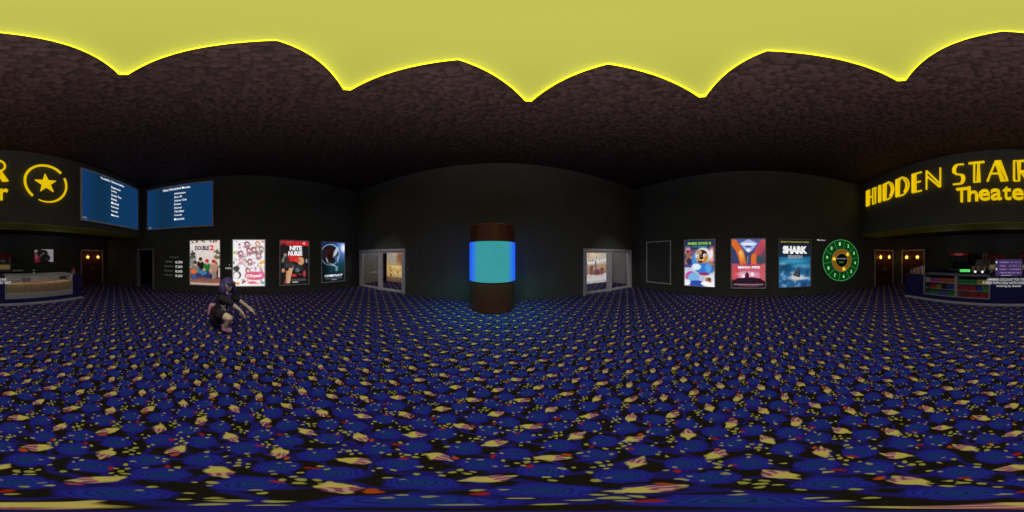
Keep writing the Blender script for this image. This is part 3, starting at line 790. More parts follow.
strokes('I', [[(.5, 0), (.5, 1)], [(.0, 0), (.0, 1)], [(1, 0), (1, 1)], [(0, 0), (1, 0)], [(0, 1), (1, 1)]], *LX['I'])
DL = [[(.0, 0), (.0, 1), (.24, 1), (.24, 0), (.0, 0)], [(.12, 0), (.12, 1)], [(.24, 1)]+[(.45, 1)]+arc(.45, .5, .55, .5, 90, -90)+[(.24, 0)], arc(.45, .5, .36, .40, 60, -60)]
strokes('D', DL, *LX['D']); strokes('D', DL, *LX['D2'])
strokes('E', [[(.0, 0), (.0, 1)], [(.22, 0), (.22, 1)], [(.36, .03), (.36, .97)], [(0, 1), (1, 1)], [(0, 0), (1, 0)], [(.3, .5), (.9, .5)]], *LX['E'])
strokes('N', [[(.0, 0), (.0, 1)], [(0, 1), (1, .12)], [(0, .72), (.95, .0)], [(1, 0), (1, 1)]], *LX['N'])
strokes('S', [[(.95, .97), (.5, 1)]+arc(.34, .72, .34, .27, 90, 200)+[(.3, .50), (.62, .46)]+arc(.66, .24, .34, .23, 60, -90)+[(.0, .02)], arc(.34, .72, .16, .2, 90, 260), arc(.66, .24, .16, .18, 60, -60)], *LX['S'])
strokes('T', [[(0, 1), (1, 1)], [(.36, 1), (.36, 0), (.64, 0), (.64, 1)], [(0, .97), (1, .97)]], *LX['T'])
strokes('A', [[(.0, 0), (.42, 1), (.58, 1), (1, 0), (.76, 0), (.42, .95)], [(.16, .36), (.62, .36)]], *LX['A'])
strokes('R', [[(.0, 0), (.0, 1), (.30, 1), (.30, 0), (.0, 0)], [(.3, 1), (.55, 1)]+arc(.55, .74, .35, .26, 90, -90)+[(.3, .48)], [(.42, .48), (.78, 0), (1, 0), (.62, .48)]], *LX['R'])
wd = 'Theater'; x0, x1 = fx(955.8), fx(1032.6)
wid = [1.06, 1.0, 1.05, 1.05, .8, 1.05, .75]; tot = sum(wid); cx = x0
for ch, wv in zip(wd, wid):
    ww = (x1-x0)*wv/tot
    hh = {'T': .31, 'h': .32, 't': .28}.get(ch, .235)
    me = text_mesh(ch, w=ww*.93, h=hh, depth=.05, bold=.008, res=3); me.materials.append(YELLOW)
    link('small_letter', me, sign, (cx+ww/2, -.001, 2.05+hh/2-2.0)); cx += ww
em = thing('star_ring_sign', on_wall('sign', -1.12, 2.5), PI, 'yellow star inside a broken ring on the bulkhead left of the screens', 'sign')
em['label'] = 'raised yellow star inside a broken yellow ring on the bulkhead'
rr = .425
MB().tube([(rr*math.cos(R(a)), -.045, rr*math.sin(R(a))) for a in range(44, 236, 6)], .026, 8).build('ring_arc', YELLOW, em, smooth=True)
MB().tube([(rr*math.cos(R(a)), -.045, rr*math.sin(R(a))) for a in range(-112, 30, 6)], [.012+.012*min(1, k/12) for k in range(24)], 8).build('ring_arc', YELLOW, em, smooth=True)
m = MB(); pts = star2(.235, .095, PI/2+R(6))
bm = m.bm; apex = bm.verts.new((0, -.09, 0)); rim = [bm.verts.new((x, -.03, z)) for x, z in pts]; bk = [bm.verts.new((x, -.001, z)) for x, z in pts]
for k in range(10):
    bm.faces.new((apex, rim[k], rim[(k+1) % 10])); bm.faces.new((rim[k], bk[k], bk[(k+1) % 10], rim[(k+1) % 10]))
bm.faces.new(bk)
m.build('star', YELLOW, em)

# ------------------------------------------------------------------ green wheel and wall lettering
GREEN = mat('green_glow_panel', (8, 74, 22), .5, emit=(8, 78, 22), estr=.55, var=.1)
GLINE = mat('green_glow_line', (70, 170, 90), .5, emit=(72, 170, 92), estr=.8, var=0)
GOLD = mat('gold_band', (150, 104, 24), .45, emit=(150, 100, 20), estr=.55, var=.15, scale=12)
GOLDL = mat('yellow_lamp', (250, 214, 60), .5, emit=(250, 214, 60), estr=1.0, var=0)
GMARK = mat('pale_green_glow', (160, 236, 170), .5, emit=(170, 240, 180), estr=.9, var=0)
wh = thing('prize_wheel_sign', on_wall('right', -2.30, .88), ROTW['right'], 'round green and gold wheel of ten numbered segments on the right wall', 'wheel')
MB().ring(.0005, .585, 0, 2*PI, -.02, -.001, n=60).build('back_disc', mat('wheel_black', (14, 18, 15), .6), wh)
for k in range(10):
    a0 = R(90-18+36*k+8)
    o = MB().ring(.33, .575, a0+.02, a0+R(36)-.02, -.03, -.0205, n=8).build('segment', GREEN, wh)
    mm = MB(); mm.ring(.563, .577, a0+.01, a0+R(36)-.01, -.034, -.0305, n=8)
    ca, sa = math.cos(a0), math.sin(a0)
    mm.prism([(.33*ca-.004*sa, .33*sa+.004*ca), (.33*ca+.004*sa, .33*sa-.004*ca), (.57*ca+.004*sa, .57*sa-.004*ca), (.57*ca-.004*sa, .57*sa+.004*ca)], -.034, -.0305)
    mm.build('edge_line', GLINE, o)
    am = a0+R(18)
    text('number', str((10-k) % 10+1), GMARK, o, (.455*math.cos(am), -.031, .455*math.sin(am)), h=.09, w=.05, depth=.004, bold=.03)
MB().ring(.19, .31, 0, 2*PI, -.035, -.0205, n=48).build('gold_ring', GOLD, wh)
for rr_ in (.19, .31): MB().ring(rr_-.008, rr_+.008, 0, 2*PI, -.04, -.0355, n=48).build('ring_line', mat('pale_gold_line', (150, 140, 80), .5, emit=(130, 130, 80), estr=.6, var=0), wh)
for a in (42, 170, 285):
    MB().prism([(.25*math.cos(R(a))+x, .25*math.sin(R(a))+z) for x, z in star2(.058, .03)], -.05, -.0355).build('star_marker', GOLDL, wh)
text('hub_lettering', 'SPIN THE WHEEL', INK_GREY, wh, (0, -.021, .045), w=.28, h=.035, depth=.004); text('hub_lettering', 'DAILY', mat('green_letter', (90, 140, 50), .5, emit=(90, 140, 50), estr=.8, var=0), wh, (0, -.021, -.05), w=.15, h=.05, depth=.004)

def wall_sign(w_, a, z, label, rows, mt, back=True):
    if len(rows) == 1:
        o = text('wall_lettering', rows[0][0], mt, None, on_wall(w_, a, z), w=rows[0][3], h=rows[0][4], depth=.004, bold=.01); o.rotation_euler.z = ROTW[w_]
        return tag(o, label, 'lettering')
    t = thing('wall_lettering', on_wall(w_, a, z), ROTW[w_], label, 'lettering')
    for k, (body, x, zz, ww, hh) in enumerate(rows):
        text('text_line', body, mt[k] if isinstance(mt, list) else mt, t, (x, -.001, zz), w=ww, h=hh, depth=.004, bold=.01)
    return t
wall_sign('right', -1.70, 1.42, 'tiny white word on the wall between the green wheel and the sea poster', [('Members', 0, 0, .235, .04)], DIMTXT_E)
wall_sign('left', -.36, .66, 'tiny white word on the wall between the couch poster and the white poster', [('Info', 0, .03, .15, .06), ('^', .02, .12, .03, .03)], DIMTXT_E)
DIM2 = mat('faint_white_glow', (120, 120, 118), .5, emit=(100, 100, 98), estr=.6, var=0)
BRI = mat('bright_white_glow', (180, 180, 178), .5, emit=(180, 180, 178), estr=.8, var=0)
t = thing('price_list_sign', on_wall('left', -1.895, .43), ROTW['left'], 'small white price list lettered on the wall beside the open doorway', 'lettering')
text('heading', 'Ticket prices', DIM2, t, (.03, -.001, .535), w=.27, h=.045, depth=.004)
for k, (nm, pr) in enumerate([('Child', '6.50'), ('Student', '7.50'), ('Senior', '8.00'), ('Adult all day', '9.50')]):
    z = .41-.128*k
    text('item', nm, DIM2, t, (-.14, -.001, z), w=.27 if k else .22, h=.04, depth=.004, bold=.01)
    text('price', pr, BRI, t, (.17, -.001, z-.01), w=.22, h=.075, depth=.004, bold=.05)

# ------------------------------------------------------------------ glowing column
CB = (-.118, 3.075)
colm = thing('display_column', (CB[0], CB[1], 0), 0, 'round brown column with a glowing blue-green wraparound screen', 'column')
BROWN = mat('polished_brown', (94, 52, 32), .3, var=.1, spec=.5)
MB().lathe([(.40, 0), (.418, .012), (.418, .545), (.40, .556)], n=20).build('base', BROWN, colm)
MB().lathe([(.40, 1.246), (.418, 1.256), (.418, 1.535), (.405, 1.555)], n=20).build('crown', BROWN, colm)
m = bpy.data.materials.new('wraparound_display'); m.use_nodes = True; nt = m.node_tree; b = nt.nodes['Principled BSDF']; g = G(nt)
tc = nt.nodes.new('ShaderNodeTexCoord'); sp = nt.nodes.new('ShaderNodeSeparateXYZ'); nt.links.new(tc.outputs['Object'], sp.inputs[0])
ang = g.m('ARCTAN2', sp.outputs[0], g.mul(sp.outputs[1], -1.0))
k1 = g.lt(g.m('COSINE', g.mul(g.sub(ang, .06), 2.0)), -.55, .35)
nz = nt.nodes.new('ShaderNodeTexNoise'); nz.inputs['Scale'].default_value = 1.2; nt.links.new(tc.outputs['Object'], nz.inputs['Vector'])
cc = g.mix(nz.outputs['Fac'], (48, 142, 142), (66, 160, 168)); cc = g.mix(k1, cc, (36, 96, 250))
nt.links.new(cc, b.inputs['Emission Color']); b.inputs['Emission Strength'].default_value = 1.0; b.inputs['Base Color'].default_value = (.004, .01, .012, 1); b.inputs['Roughness'].default_value = 1; b.inputs['Specular IOR Level'].default_value = 0
MB().lathe([(.415, .5565), (.432, .558), (.432, 1.243), (.415, 1.2455)], n=20).build('screen', m, colm)

# ------------------------------------------------------------------ murals behind the glass entrances
def mall_mural(x, flip, label):
    t = thing('mall_mural', (x, VY, 0.02), 0, label, 'mural')
    A = Art(1.40, 1.36, (206, 180, 140), res=72)
    if not flip:
        A.vgrad(0, .55, (196, 168, 140), (214, 176, 120)); A.vgrad(.55, .85, (226, 180, 100), (206, 170, 120)); A.vgrad(.85, 1, (150, 110, 80), (90, 70, 66))
        A.ell(.2, .3, .2, .2, (176, 164, 150)); A.ell(.52, .30, .20, .22, (150, 104, 66), .9, .4); A.speck(30, .35, .75, .12, .48, [(120, 84, 52), (170, 120, 74), (96, 66, 46)], .03, .06, .7); A.rect(.50, .55, .4, .74, (84, 52, 34)); A.ell(.3, .58, .2, .04, (240, 206, 140)); A.ell(.4, .72, .3, .05, (236, 190, 110)); A.rect(0, 1, .5, .52, (170, 140, 100)); A.speck(14, .1, .9, .6, .85, [(120, 84, 60), (90, 66, 54), (230, 200, 150)], .02, .04)
    else:
        A.vgrad(0, .5, (206, 200, 200), (220, 196, 170)); A.vgrad(.5, .75, (196, 160, 120), (170, 130, 110)); A.vgrad(.75, 1, (224, 214, 206), (236, 230, 226))
        A.poly([(.1, 0), (.34, 0), (.16, .42), (.0, .5)], (150, 180, 214)); A.poly([(.0, .40), (.5, .2), (1, .06), (1, .14), (.5, .30), (.0, .50)], (226, 200, 160)); A.poly([(.0, .55), (.5, .42), (1, .34), (1, .40), (.5, .48), (.0, .62)], (240, 236, 230)); A.poly([(.24, .32), (.36, .32), (.38, .78), (.22, .78)], (84, 80, 120)); A.poly([(.30, .32), (.36, .32), (.36, .78), (.31, .78)], (200, 196, 220))
        A.speck(16, .45, .85, .56, .76, [(120, 60, 36), (90, 44, 30), (160, 84, 50)], .03, .05); A.rect(.60, .64, .40, .72, (130, 70, 44)); A.speck(14, .3, .9, .05, .4, [(130, 90, 80), (190, 150, 110), (96, 80, 90)], .012, .03, .8); A.ell(.66, .72, .2, .06, (120, 60, 40), .8, .4); A.rect(0, 1, .93, 1, (200, 196, 200))
    A.mottle(9, 3)
    A.build('print', t, ink_mat('mural_print', .75), -.02)
    MB().box(-.70, .70, -.018, -.001, 0, 1.36).build('backing_board', DGREY, t)
mall_mural(-3.28, False, 'glowing amber mall view with a palm tree behind the left glass doors')
mall_mural(3.13, True, 'glowing pale mall atrium view behind the right glass doors')

# ------------------------------------------------------------------ concession counter
CY = -3.14                      # front face
CYB = CY-.42
def cx_(px): return 3.14*math.tan((1010.6-px)*2*PI/1024)        # room x of a counter front point seen at a panorama column
XR0, XR1 = 2.36, 1.86           # right post
KICK = mat('pale_kick_strip', (190, 188, 194), .6)
pl = thing('counter_plinth', (0, CY, 0), 0, 'long low navy plinth with a pale kick strip under the concession counter', 'plinth')
MB().box(-2.11, 2.375, CYB-CY, .014, .0, .05, .005).build('kick_strip', KICK, pl)
MB().box(-2.08, 2.36, CYB-CY, 0, .0505, .135).build('navy_base', NAVY, pl)
def post(x0, x1, label):
    t = thing('counter_post', ((x0+x1)/2, CY, .1355), 0, label, 'counter', 'navy end posts of the counter')
    h = (x1-x0)/2
    MB().box(-h, h, CYB-CY, .0, .0, .43, .004).build('body', NAVY, t); MB().box(-h-.003, h+.003, CYB-CY, .004, .4305, .4365, .002).build('cap', NAVY, t)
post(1.863, 2.36, 'navy counter post carrying the striped popcorn tubs')
post(-2.08, -1.836, 'narrow navy counter post carrying the pink bottle')
cnt = thing('concession_counter', (0, CY, .1355), 0, 'plain navy counter section with white lettering under the purple menu', 'counter')
MB().box(-.353, .396, CYB-CY, 0, 0, .575-.1355, .004).build('body', NAVY, cnt)
MB().box(-.353, .396, CYB-CY-.01, .006, .5755-.1355, .592-.1355, .003).build('worktop', mat('dark_worktop', (36, 34, 60), .4), cnt)
LT = [('A MEMBER DISCOUNT FOR THE BAR', .545, 987, 1030.5, .05), ('A FREE POPCORN WITH EVERY VISIT', .478, 982.5, 1035, .052), ('entering by theater', .413, 996.5, 1021.5, .05)]
for body, z, p0, p1, hh in LT:
    a, b_ = cx_(p0), cx_(p1)
    o = text('lettering', body, DIMTXT_E, cnt, ((a+b_)/2, .012, z-.1355), w=abs(a-b_), h=hh, depth=.004, bold=.015)

for o in cnt.children:
    if o.name.startswith('lettering'): o.rotation_euler.z = PI; o['label'] = 'white lettering'

SHELF = [.15, .29, .43]
CASEW = mat('case_white', (170, 166, 164), .5)
CASEDK = mat('case_back', (46, 42, 62), .6)
def candy_case(xa, xb, label):
    t = thing('display_case', ((xa+xb)/2, CY, .1362), PI, label, 'display case', 'candy display cases')
    h = abs(xa-xb)/2; z0 = .1362
    MB().box(-h, -h+.028, .0, .40, 0, .592-z0, .003).build('side_panel', CASEW, t); MB().box(h-.028, h, .0, .40, 0, .592-z0, .003).build('side_panel', CASEW, t)
    MB().box(-h+.028, h-.028, .38, .40, 0, .57-z0).build('back_panel', CASEDK, t)
    for z in SHELF:
        MB().box(-h+.0285, h-.0285, .004, .379, z-.012-z0+(.012 if z == SHELF[0] else 0)+(-.0 if z != SHELF[0] else -.0136), z-z0, .0).build('shelf', CASEW, t)
    MB().box(-h, h, -.004, .40, .5925-z0, .606-z0, .002).build('top', mat('case_top', (120, 118, 140), .3), t)
    MB().box(-h+.029, h-.029, .0, .003, .02, .58-z0).build('glass_pane', GLASS, t)
    return t
C1 = (1.86, 1.10); C2 = (1.095, .3995)
candy_case(C1[0], C1[1], 'tub-side candy display case beside the navy post with the popcorn tubs')
candy_case(C2[0], C2[1], 'register-side candy display case under the green lit register')
# candy boxes
CMAT = {}
def cmat(nm, rgb):
    if nm not in CMAT: CMAT[nm] = mat('candy_'+nm, rgb, .35, var=.06)
    return CMAT[nm]
CR = {'magenta': (190, 70, 150), 'orange': (206, 104, 44), 'red': (168, 46, 40), 'lime': (130, 150, 50), 'black': (26, 26, 30), 'blue': (56, 66, 170), 'green': (36, 140, 60), 'purple': (92, 78, 160), 'yellow': (190, 176, 40), 'white': (186, 180, 190), 'brown': (120, 52, 34)}
protos = {}
def candy(colour, x, z, w, hh, label, group):
    key = (colour, round(w, 3), round(hh, 3))
    if key not in protos:
        m = MB(); m.box(-w/2, w/2, -.05, .0, 0, hh, .003); m.mi = 1; m.box(-w*.36, w*.36, -.0515, -.0502, hh*.35, hh*.7)
        o = m.build('candy_box', [cmat(colour, CR[colour]), cmat(colour+'_band', tuple(min(255, c*1.25+14) for c in CR[colour]))], None, loc=(x, CY-.08, z+.0005), rz=PI)
        protos[key] = o
        tag(o, label, 'candy box', group); return
    o = protos[key].copy(); COL.objects.link(o); o.location = Vector((x, CY-.08, z+.0005))*S
    tag(o, label, 'candy box', group)
def fill(case, shelf, segs, which):
    xa, xb = case; L = xa-.032; Rr = xb+.032; tot = L-Rr
    nm = {0: 'bottom', 1: 'middle', 2: 'top'}[shelf]
    for (f0, f1, colour, n, hh) in segs:
        for k in range(n):
            wseg = (f1-f0)*tot/n
            x = L-f0*tot-wseg*(k+.5)
            candy(colour, x, SHELF[shelf], wseg*.94, hh, '%s candy box on the %s shelf of the %s candy case' % (colour, nm, which), '%s boxes on the %s shelf of the %s candy case' % (colour, nm, which))
A1, A2 = 'tub-side', 'register-side'
fill(C1, 2, [(.0, .17, 'white', 2, .085), (.17, .54, 'magenta', 4, .085), (.54, 1, 'orange', 5, .095)], A1)
fill(C1, 1, [(.15, .40, 'red', 3, .085), (.40, .56, 'lime', 2, .085), (.56, .72, 'black', 2, .09), (.75, 1, 'blue', 3, .10)], A1)
fill(C1, 0, [(.12, .42, 'green', 3, .085), (.42, .78, 'purple', 4, .09), (.78, 1, 'green', 2, .095)], A1)
fill(C2, 2, [(.0, .60, 'green', 6, .085), (.62, 1, 'yellow', 4, .09)], A2)
fill(C2, 1, [(.0, .60, 'red', 6, .10), (.62, .78, 'blue', 2, .09), (.78, 1, 'green', 2, .10)], A2)
fill(C2, 0, [(.0, .36, 'brown', 3, .10), (.36, .68, 'red', 3, .11), (.70, 1, 'red', 3, .105)], A2)

# popcorn warmer case at the left end
W0, W1 = -.358, -1.832
t = thing('popcorn_case', ((W0+W1)/2, CY, .1362), PI, 'long white glass-fronted warmer case full of popcorn beside the counter post with the pink bottle', 'display case')
h = (W0-W1)/2; z0 = .1362
MB().box(-h, -h+.02, 0, .40, 0, .592-z0, .003).build('side_panel', WHITE, t); MB().box(h-.02, h, 0, .40, 0, .592-z0, .003).build('side_panel', WHITE, t)
MB().box(-h+.0205, h-.0205, .0, .40, 0, .115, .004).build('plinth_panel', WHITE, t)
MB().box(-h+.0205, h-.0205, .25, .40, .1155, .592-z0).build('back_panel', WHITE, t)
MB().box(-h-.0, h+.0, -.008, .40, .5925-z0, .612-z0, .003).box(-h, h, -.008, .0015, .568-z0, .5924-z0, .002).build('top', mat('case_rim', (200, 200, 202), .4), t)
MB().box(-h+.0205, h-.0205, .002, .006, .116, .567-z0).build('glass_pane', GLASS, t)
MB().box(-h+.03, h-.03, .010, .024, .592-z0-.010, .592-z0-.002).build('fill_strip', mat('fill_strip_glow', (255, 240, 220), .5, emit=(255, 240, 220), estr=5, var=0), t)  # glowing strip added to brighten the inside of the case
TANS = [(206, 178, 122), (206, 164, 122), (206, 170, 124)]
xs = [-h+.03, -h+.40, -h+1.12, h-.03]
for k in range(3):
    m = MB(); m.box(xs[k]+.004, xs[k+1]-.004, .03, .22, .117, .30, .006)
    for q in range(60):
        m.ball((random.uniform(xs[k]+.03, xs[k+1]-.03), random.uniform(.04, .21), .30+random.uniform(-.008, .010)), random.uniform(.012, .02), 6)
    o = m.build('popcorn_heap', mat('popcorn_%d' % k, TANS[k], .8, var=.18, scale=40), t, smooth=True); o['kind'] = 'stuff'
MB().box(-h+.38, -h+.56, .232, .249, .30, .44, .002).build('price_card', mat('card_grey', (120, 120, 126), .6), t)
MB().box(-h+.555, -h+.565, .228, .231, .27, .45).build('divider', BLACK, t)
MB().box(h-.20, h-.06, .228, .249, .33, .44, .003).build('menu_card', mat('card_dark', (62, 60, 58), .6), t)

# back counter
BX0, BX1 = -1.02, 2.45; BYF = -4.12
bc = thing('service_counter', ((BX0+BX1)/2, BYF, 0), PI, 'navy back counter along the rear wall carrying the popcorn machines', 'counter')
hb = (BX1-BX0)/2
MB().box(-hb, hb, 0, .40, 0, .57, .004).build('body', NAVY, bc); MB().box(-hb-.01, hb+.01, -.02, .41, .5705, .595, .004).build('worktop', mat('back_worktop', (30, 28, 72), .4), bc)
ZT = .5955
def bx(px): return 4.25*math.tan((1010.6-px)*2*PI/1024)
# soda fountain with red header
x0, x1 = bx(949.5), bx(968.5)
t = thing('soda_fountain', ((x0+x1)/2, -4.30, ZT), PI, 'dark soda fountain with a red Drinks header on the back counter', 'drink machine')
h = (x0-x1)/2
DMET = mat('dark_metal', (40, 44, 42), .4, .4)
m = MB(); m.box(-h*.92, h*.92, .02, .2, .04, .40, .006); m.box(-h*.95, h*.95, -.1, .2, .0, .045, .006); m.build('body', DMET, t)
m = MB(); m.box(-h, h, -.05, .2, .405, .50, .008); m.build('header', RED, t); text('lettering', 'Drinks', mat('pink_letter', (210, 130, 120), .5, emit=(190, 100, 90), estr=.4, var=0), t, (0, -.0515, .45), w=.22, h=.06, depth=.003)
for k in range(5):
    x = -h*.75+k*h*.375
    m = MB(); m.lathe([(.016, .27), (.02, .30), (.02, .34)], x, -.03, 10); m.box(x-.03, x+.03, -.004, .0195, .24, .38, .004); m.build('nozzle', mat('grey_green_metal', (84, 92, 88), .4, .3), t)
MB().box(-h*.9, h*.9, -.11, -.101, .02, .04).build('drip_tray', mat('tray_grey', (130, 134, 132), .4), t)
# striped tubs
def stripes(name, n, c1=(196, 60, 60), c2=(222, 206, 196)):
    if name in MATS: return MATS[name]
    m = bpy.data.materials.new(name); m.use_nodes = True; nt = m.node_tree; b = nt.nodes['Principled BSDF']; g = G(nt)
    tc = nt.nodes.new('ShaderNodeTexCoord'); sp = nt.nodes.new('ShaderNodeSeparateXYZ'); nt.links.new(tc.outputs['Object'], sp.inputs[0])
    a = g.m('ARCTAN2', sp.outputs[0], sp.outputs[1]); s_ = g.lt(g.m('SINE', g.mul(a, n)), -.1, .1)
    nt.links.new(g.mix(s_, c1, c2), b.inputs['Base Color']); b.inputs['Roughness'].default_value = .6
    MATS[name] = m; return m
STR = stripes('red_white_stripes', 6, (200, 36, 36), (250, 240, 230))
def tub(x, y, z, r, hh, label, group=None):
    t = thing('popcorn_tub', (x, y, z), 0, label, 'popcorn tub', group)
    MB().lathe([(r*.72, 0), (r*.98, hh), (r*.9, hh), (r*.66, .012)], n=24, cap=True).build('tub', STR, t)
    MB().lathe([(r*.985, hh-.004), (r*1.03, hh), (r*1.03, hh+.006), (r*.985, hh+.008)], n=24, cap=False).build('rim', mat('tub_rim', (222, 210, 202), .6), t)
tx = [cx_(912.3)-.02, cx_(914.8)-.02, cx_(917.4), cx_(920.6)]
tub(2.27, CY-.13, .5725, .036, .075, 'smallest striped popcorn tub at the edge of the navy post', 'striped popcorn tubs on the navy post')
tub(2.175, CY-.13, .5725, .046, .125, 'second smallest striped popcorn tub on the navy post', 'striped popcorn tubs on the navy post')
tub(2.07, CY-.13, .5725, .052, .155, 'second tallest striped popcorn tub on the navy post', 'striped popcorn tubs on the navy post')
tub(1.955, CY-.13, .5725, .058, .185, 'tallest striped popcorn tub on the navy post beside the candy case', 'striped popcorn tubs on the navy post')
tub(bx(973.5), -4.24, ZT, .055, .125, 'striped popcorn tub on the back counter beside the soda fountain', 'striped tubs on the back counter')
tub(bx(978.6), -4.24, ZT, .055, .115, 'middle striped popcorn tub on the back counter under the small cup dispenser', 'striped tubs on the back counter')
tub(bx(984.2), -4.24, ZT, .058, .11, 'striped popcorn tub on the back counter in front of the tall cup tower', 'striped tubs on the back counter')
# cup dispensers
GREYP = mat('grey_plastic', (150, 148, 148), .5)
t = thing('cup_dispenser', (bx(978.0), -4.40, ZT), PI, 'low grey cup dispenser behind the striped tubs', 'dispenser')
m = MB(); m.box(-.09, .09, -.04, .08, 0, .22, .005); m.build('cabinet', GREYP, t)
for x in (-.04, .04): MB().lathe([(.025, .2205), (.032, .29), (.03, .30)], x, .02, 12).build('paper_cup', mat('paper_white', (190, 188, 186), .7), t)
t = thing('cup_dispenser', (bx(983.9), -4.42, ZT), PI, 'tall grey cup tower with red marks behind the striped tubs', 'dispenser')
MB().box(-.065, .065, -.045, .075, 0, .50, .005).build('cabinet', GREYP, t)
for z in (.20, .285, .37, .445): MB().prism([(-.028, z), (.024, z), (.03, z+.05), (-.02, z+.045)], -.05, -.0455).build('red_mark', RED, t)
# popcorn machines
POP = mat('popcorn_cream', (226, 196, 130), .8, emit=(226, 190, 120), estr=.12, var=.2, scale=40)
def popper(px0, px1, label):
    x0, x1 = bx(px0), bx(px1)
    t = thing('popcorn_machine', ((x0+x1)/2, -4.30, ZT), PI, label, 'popcorn machine', 'red popcorn machines')
    h = abs(x0-x1)/2
    m = MB(); m.box(-h, h, -.12, .14, 0, .06, .006); m.build('base', mat('machine_base', (120, 112, 106), .4, .3), t)
    m = MB()
    for x in (-h+.012, h-.012):
        for y in (-.105, .125): MB().box(x-.01, x+.01, y-.01, y+.01, .0605, .355, .002).build('post', mat('chrome_post', (170, 168, 166), .3, .6), t)
    m = MB(); m.box(-h-.01, h+.01, -.13, .15, .356, .40, .006); m.box(-h, h, -.12, .14, .4005, .435, .012); m.build('roof', RED, t)
    m = MB(); m.box(-h+.025, h-.025, -.095, .115, .0605, .15, .01)
    for q in range(50): m.ball((random.uniform(-h+.04, h-.04), random.uniform(-.09, .11), .15+random.uniform(-.005, .012)), random.uniform(.012, .02), 6)
    o = m.build('popcorn', POP, t, smooth=True); o['kind'] = 'stuff'
    MB().lathe([(.03, .24), (.06, .26), (.062, .30), (.02, .315), (.012, .355)], .0, .01, 16).build('kettle', STEEL, t)
    MB().box(-h+.022, h-.022, .118, .124, .0605, .355).build('back_wall', mat('machine_back', (96, 92, 92), .5), t)
    MB().box(-h+.023, h-.023, -.108, -.104, .0605, .355).build('glass_pane', GLASS, t)
popper(988.4, 1004.2, 'red-roofed popcorn machine on the back counter beside the tall cup tower')
popper(1019.5, 1034.6, 'red-roofed popcorn machine on the back counter beside the green cups')
# register and card readers on the candy cases
ZC = .6065
rg = thing('cash_register', (cx_(963.8)*1.03, CY-.18, ZC), PI+R(15), 'cash register with a glowing green display on the candy case', 'register')
m = MB(); m.box(-.10, .10, .0, .14, 0, .018, .004); m.prism([(-.03, .0185), (.03, .0185), (.02, .045), (-.02, .045)], .06, .09); m.build('base', mat('register_black', (24, 24, 28), .5), rg)
MB().box(-.118, .118, .03, .06, .0455, .115, .005).build('display_housing', mat('register_black', (24, 24, 28), .5), rg)
MB().box(-.108, .108, .026, .0295, .052, .108).build('display', mat('green_display', (90, 220, 110), .4, emit=(86, 214, 104), estr=.95, var=0), rg)
def reader(px, label):
    t = thing('card_reader', (cx_(px)*1.02, CY-.15, ZC), PI+R(8), label, 'card reader', 'card readers on the candy case')
    m = MB(); m.prism([(-.022, 0), (.022, 0), (.022, .045), (-.022, .045)], 0, .03); m.build('body', mat('reader_black', (24, 24, 28), .5), t)
    m = MB(); m.box(-.022, .022, .0, .03, .0455, .088, .004); m.build('lit_screen', mat('reader_white', (236, 236, 240), .4, emit=(240, 240, 244), estr=.95, var=0), t)
reader(974.2, 'card reader with a white lit screen beside the green register'); reader(981.6, 'card reader with a white lit screen beside the straw holder')
t = thing('straw_holder', (cx_(990.2)*1.02, CY-.12, ZC), PI, 'dark cup holding a cyan and a magenta straw beside the purple menu', 'straw holder')
MB().lathe([(.03, 0), (.034, .05), (.03, .05), (.026, .008)], n=16).build('cup', mat('reader_black', (24, 24, 28), .5), t)
MB().tube([(-.016, 0, .01), (.02, -.01, .115)], .006).build('straw', mat('cyan_straw', (40, 170, 180), .5, emit=(30, 120, 130), estr=.4, var=0), t)
MB().tube([(.01, .01, .01), (.045, .0, .09)], .006).build('straw', mat('magenta_straw', (200, 50, 110), .5, emit=(150, 30, 80), estr=.4, var=0), t)
# purple menu sign
PX0, PX1 = cx_(995.2), cx_(1022.4)
pm = thing('menu_sign', ((PX0+PX1)/2, CY-.03, .5925), PI, 'purple menu sign with rows of pale text standing on the counter', 'sign')
h = (PX0-PX1)/2
MB().box(-h, h, 0, .012, .02, .342, .003).build('panel', mat('purple_panel', (96, 74, 140), .5, emit=(88, 66, 126), estr=.3, var=.05), pm)
for sx in (-1, 1): MB().box(sx*h*.5-.03, sx*h*.5+.03, -.03, .05, 0, .0088).box(sx*h*.5-.006, sx*h*.5+.006, .013, .02, .0085, .15).build('foot', DGREY, pm)
for k, body in enumerate(['POPCORN   S 4   M 5   L 6', 'SODA      S 2   M 3   L 4', 'CANDY     ALL BOXES 3', 'NACHOS  AND  HOT DOG  5']):
    text('text_line', body, INK_LAV, pm, (.03, -.001, .285-.068*k), w=h*1.55, h=.022, depth=.003)
for k in (0, 2): MB().box(-h+.012, -h+.034, -.004, -.0005, .285-.068*k-.016, .285-.068*k+.016, .001).build('bullet', WHITE_E, pm)
MB().box(-h*.55, h*.2, -.004, -.0005, .026, .034).build('underline', INK_LAV, pm)
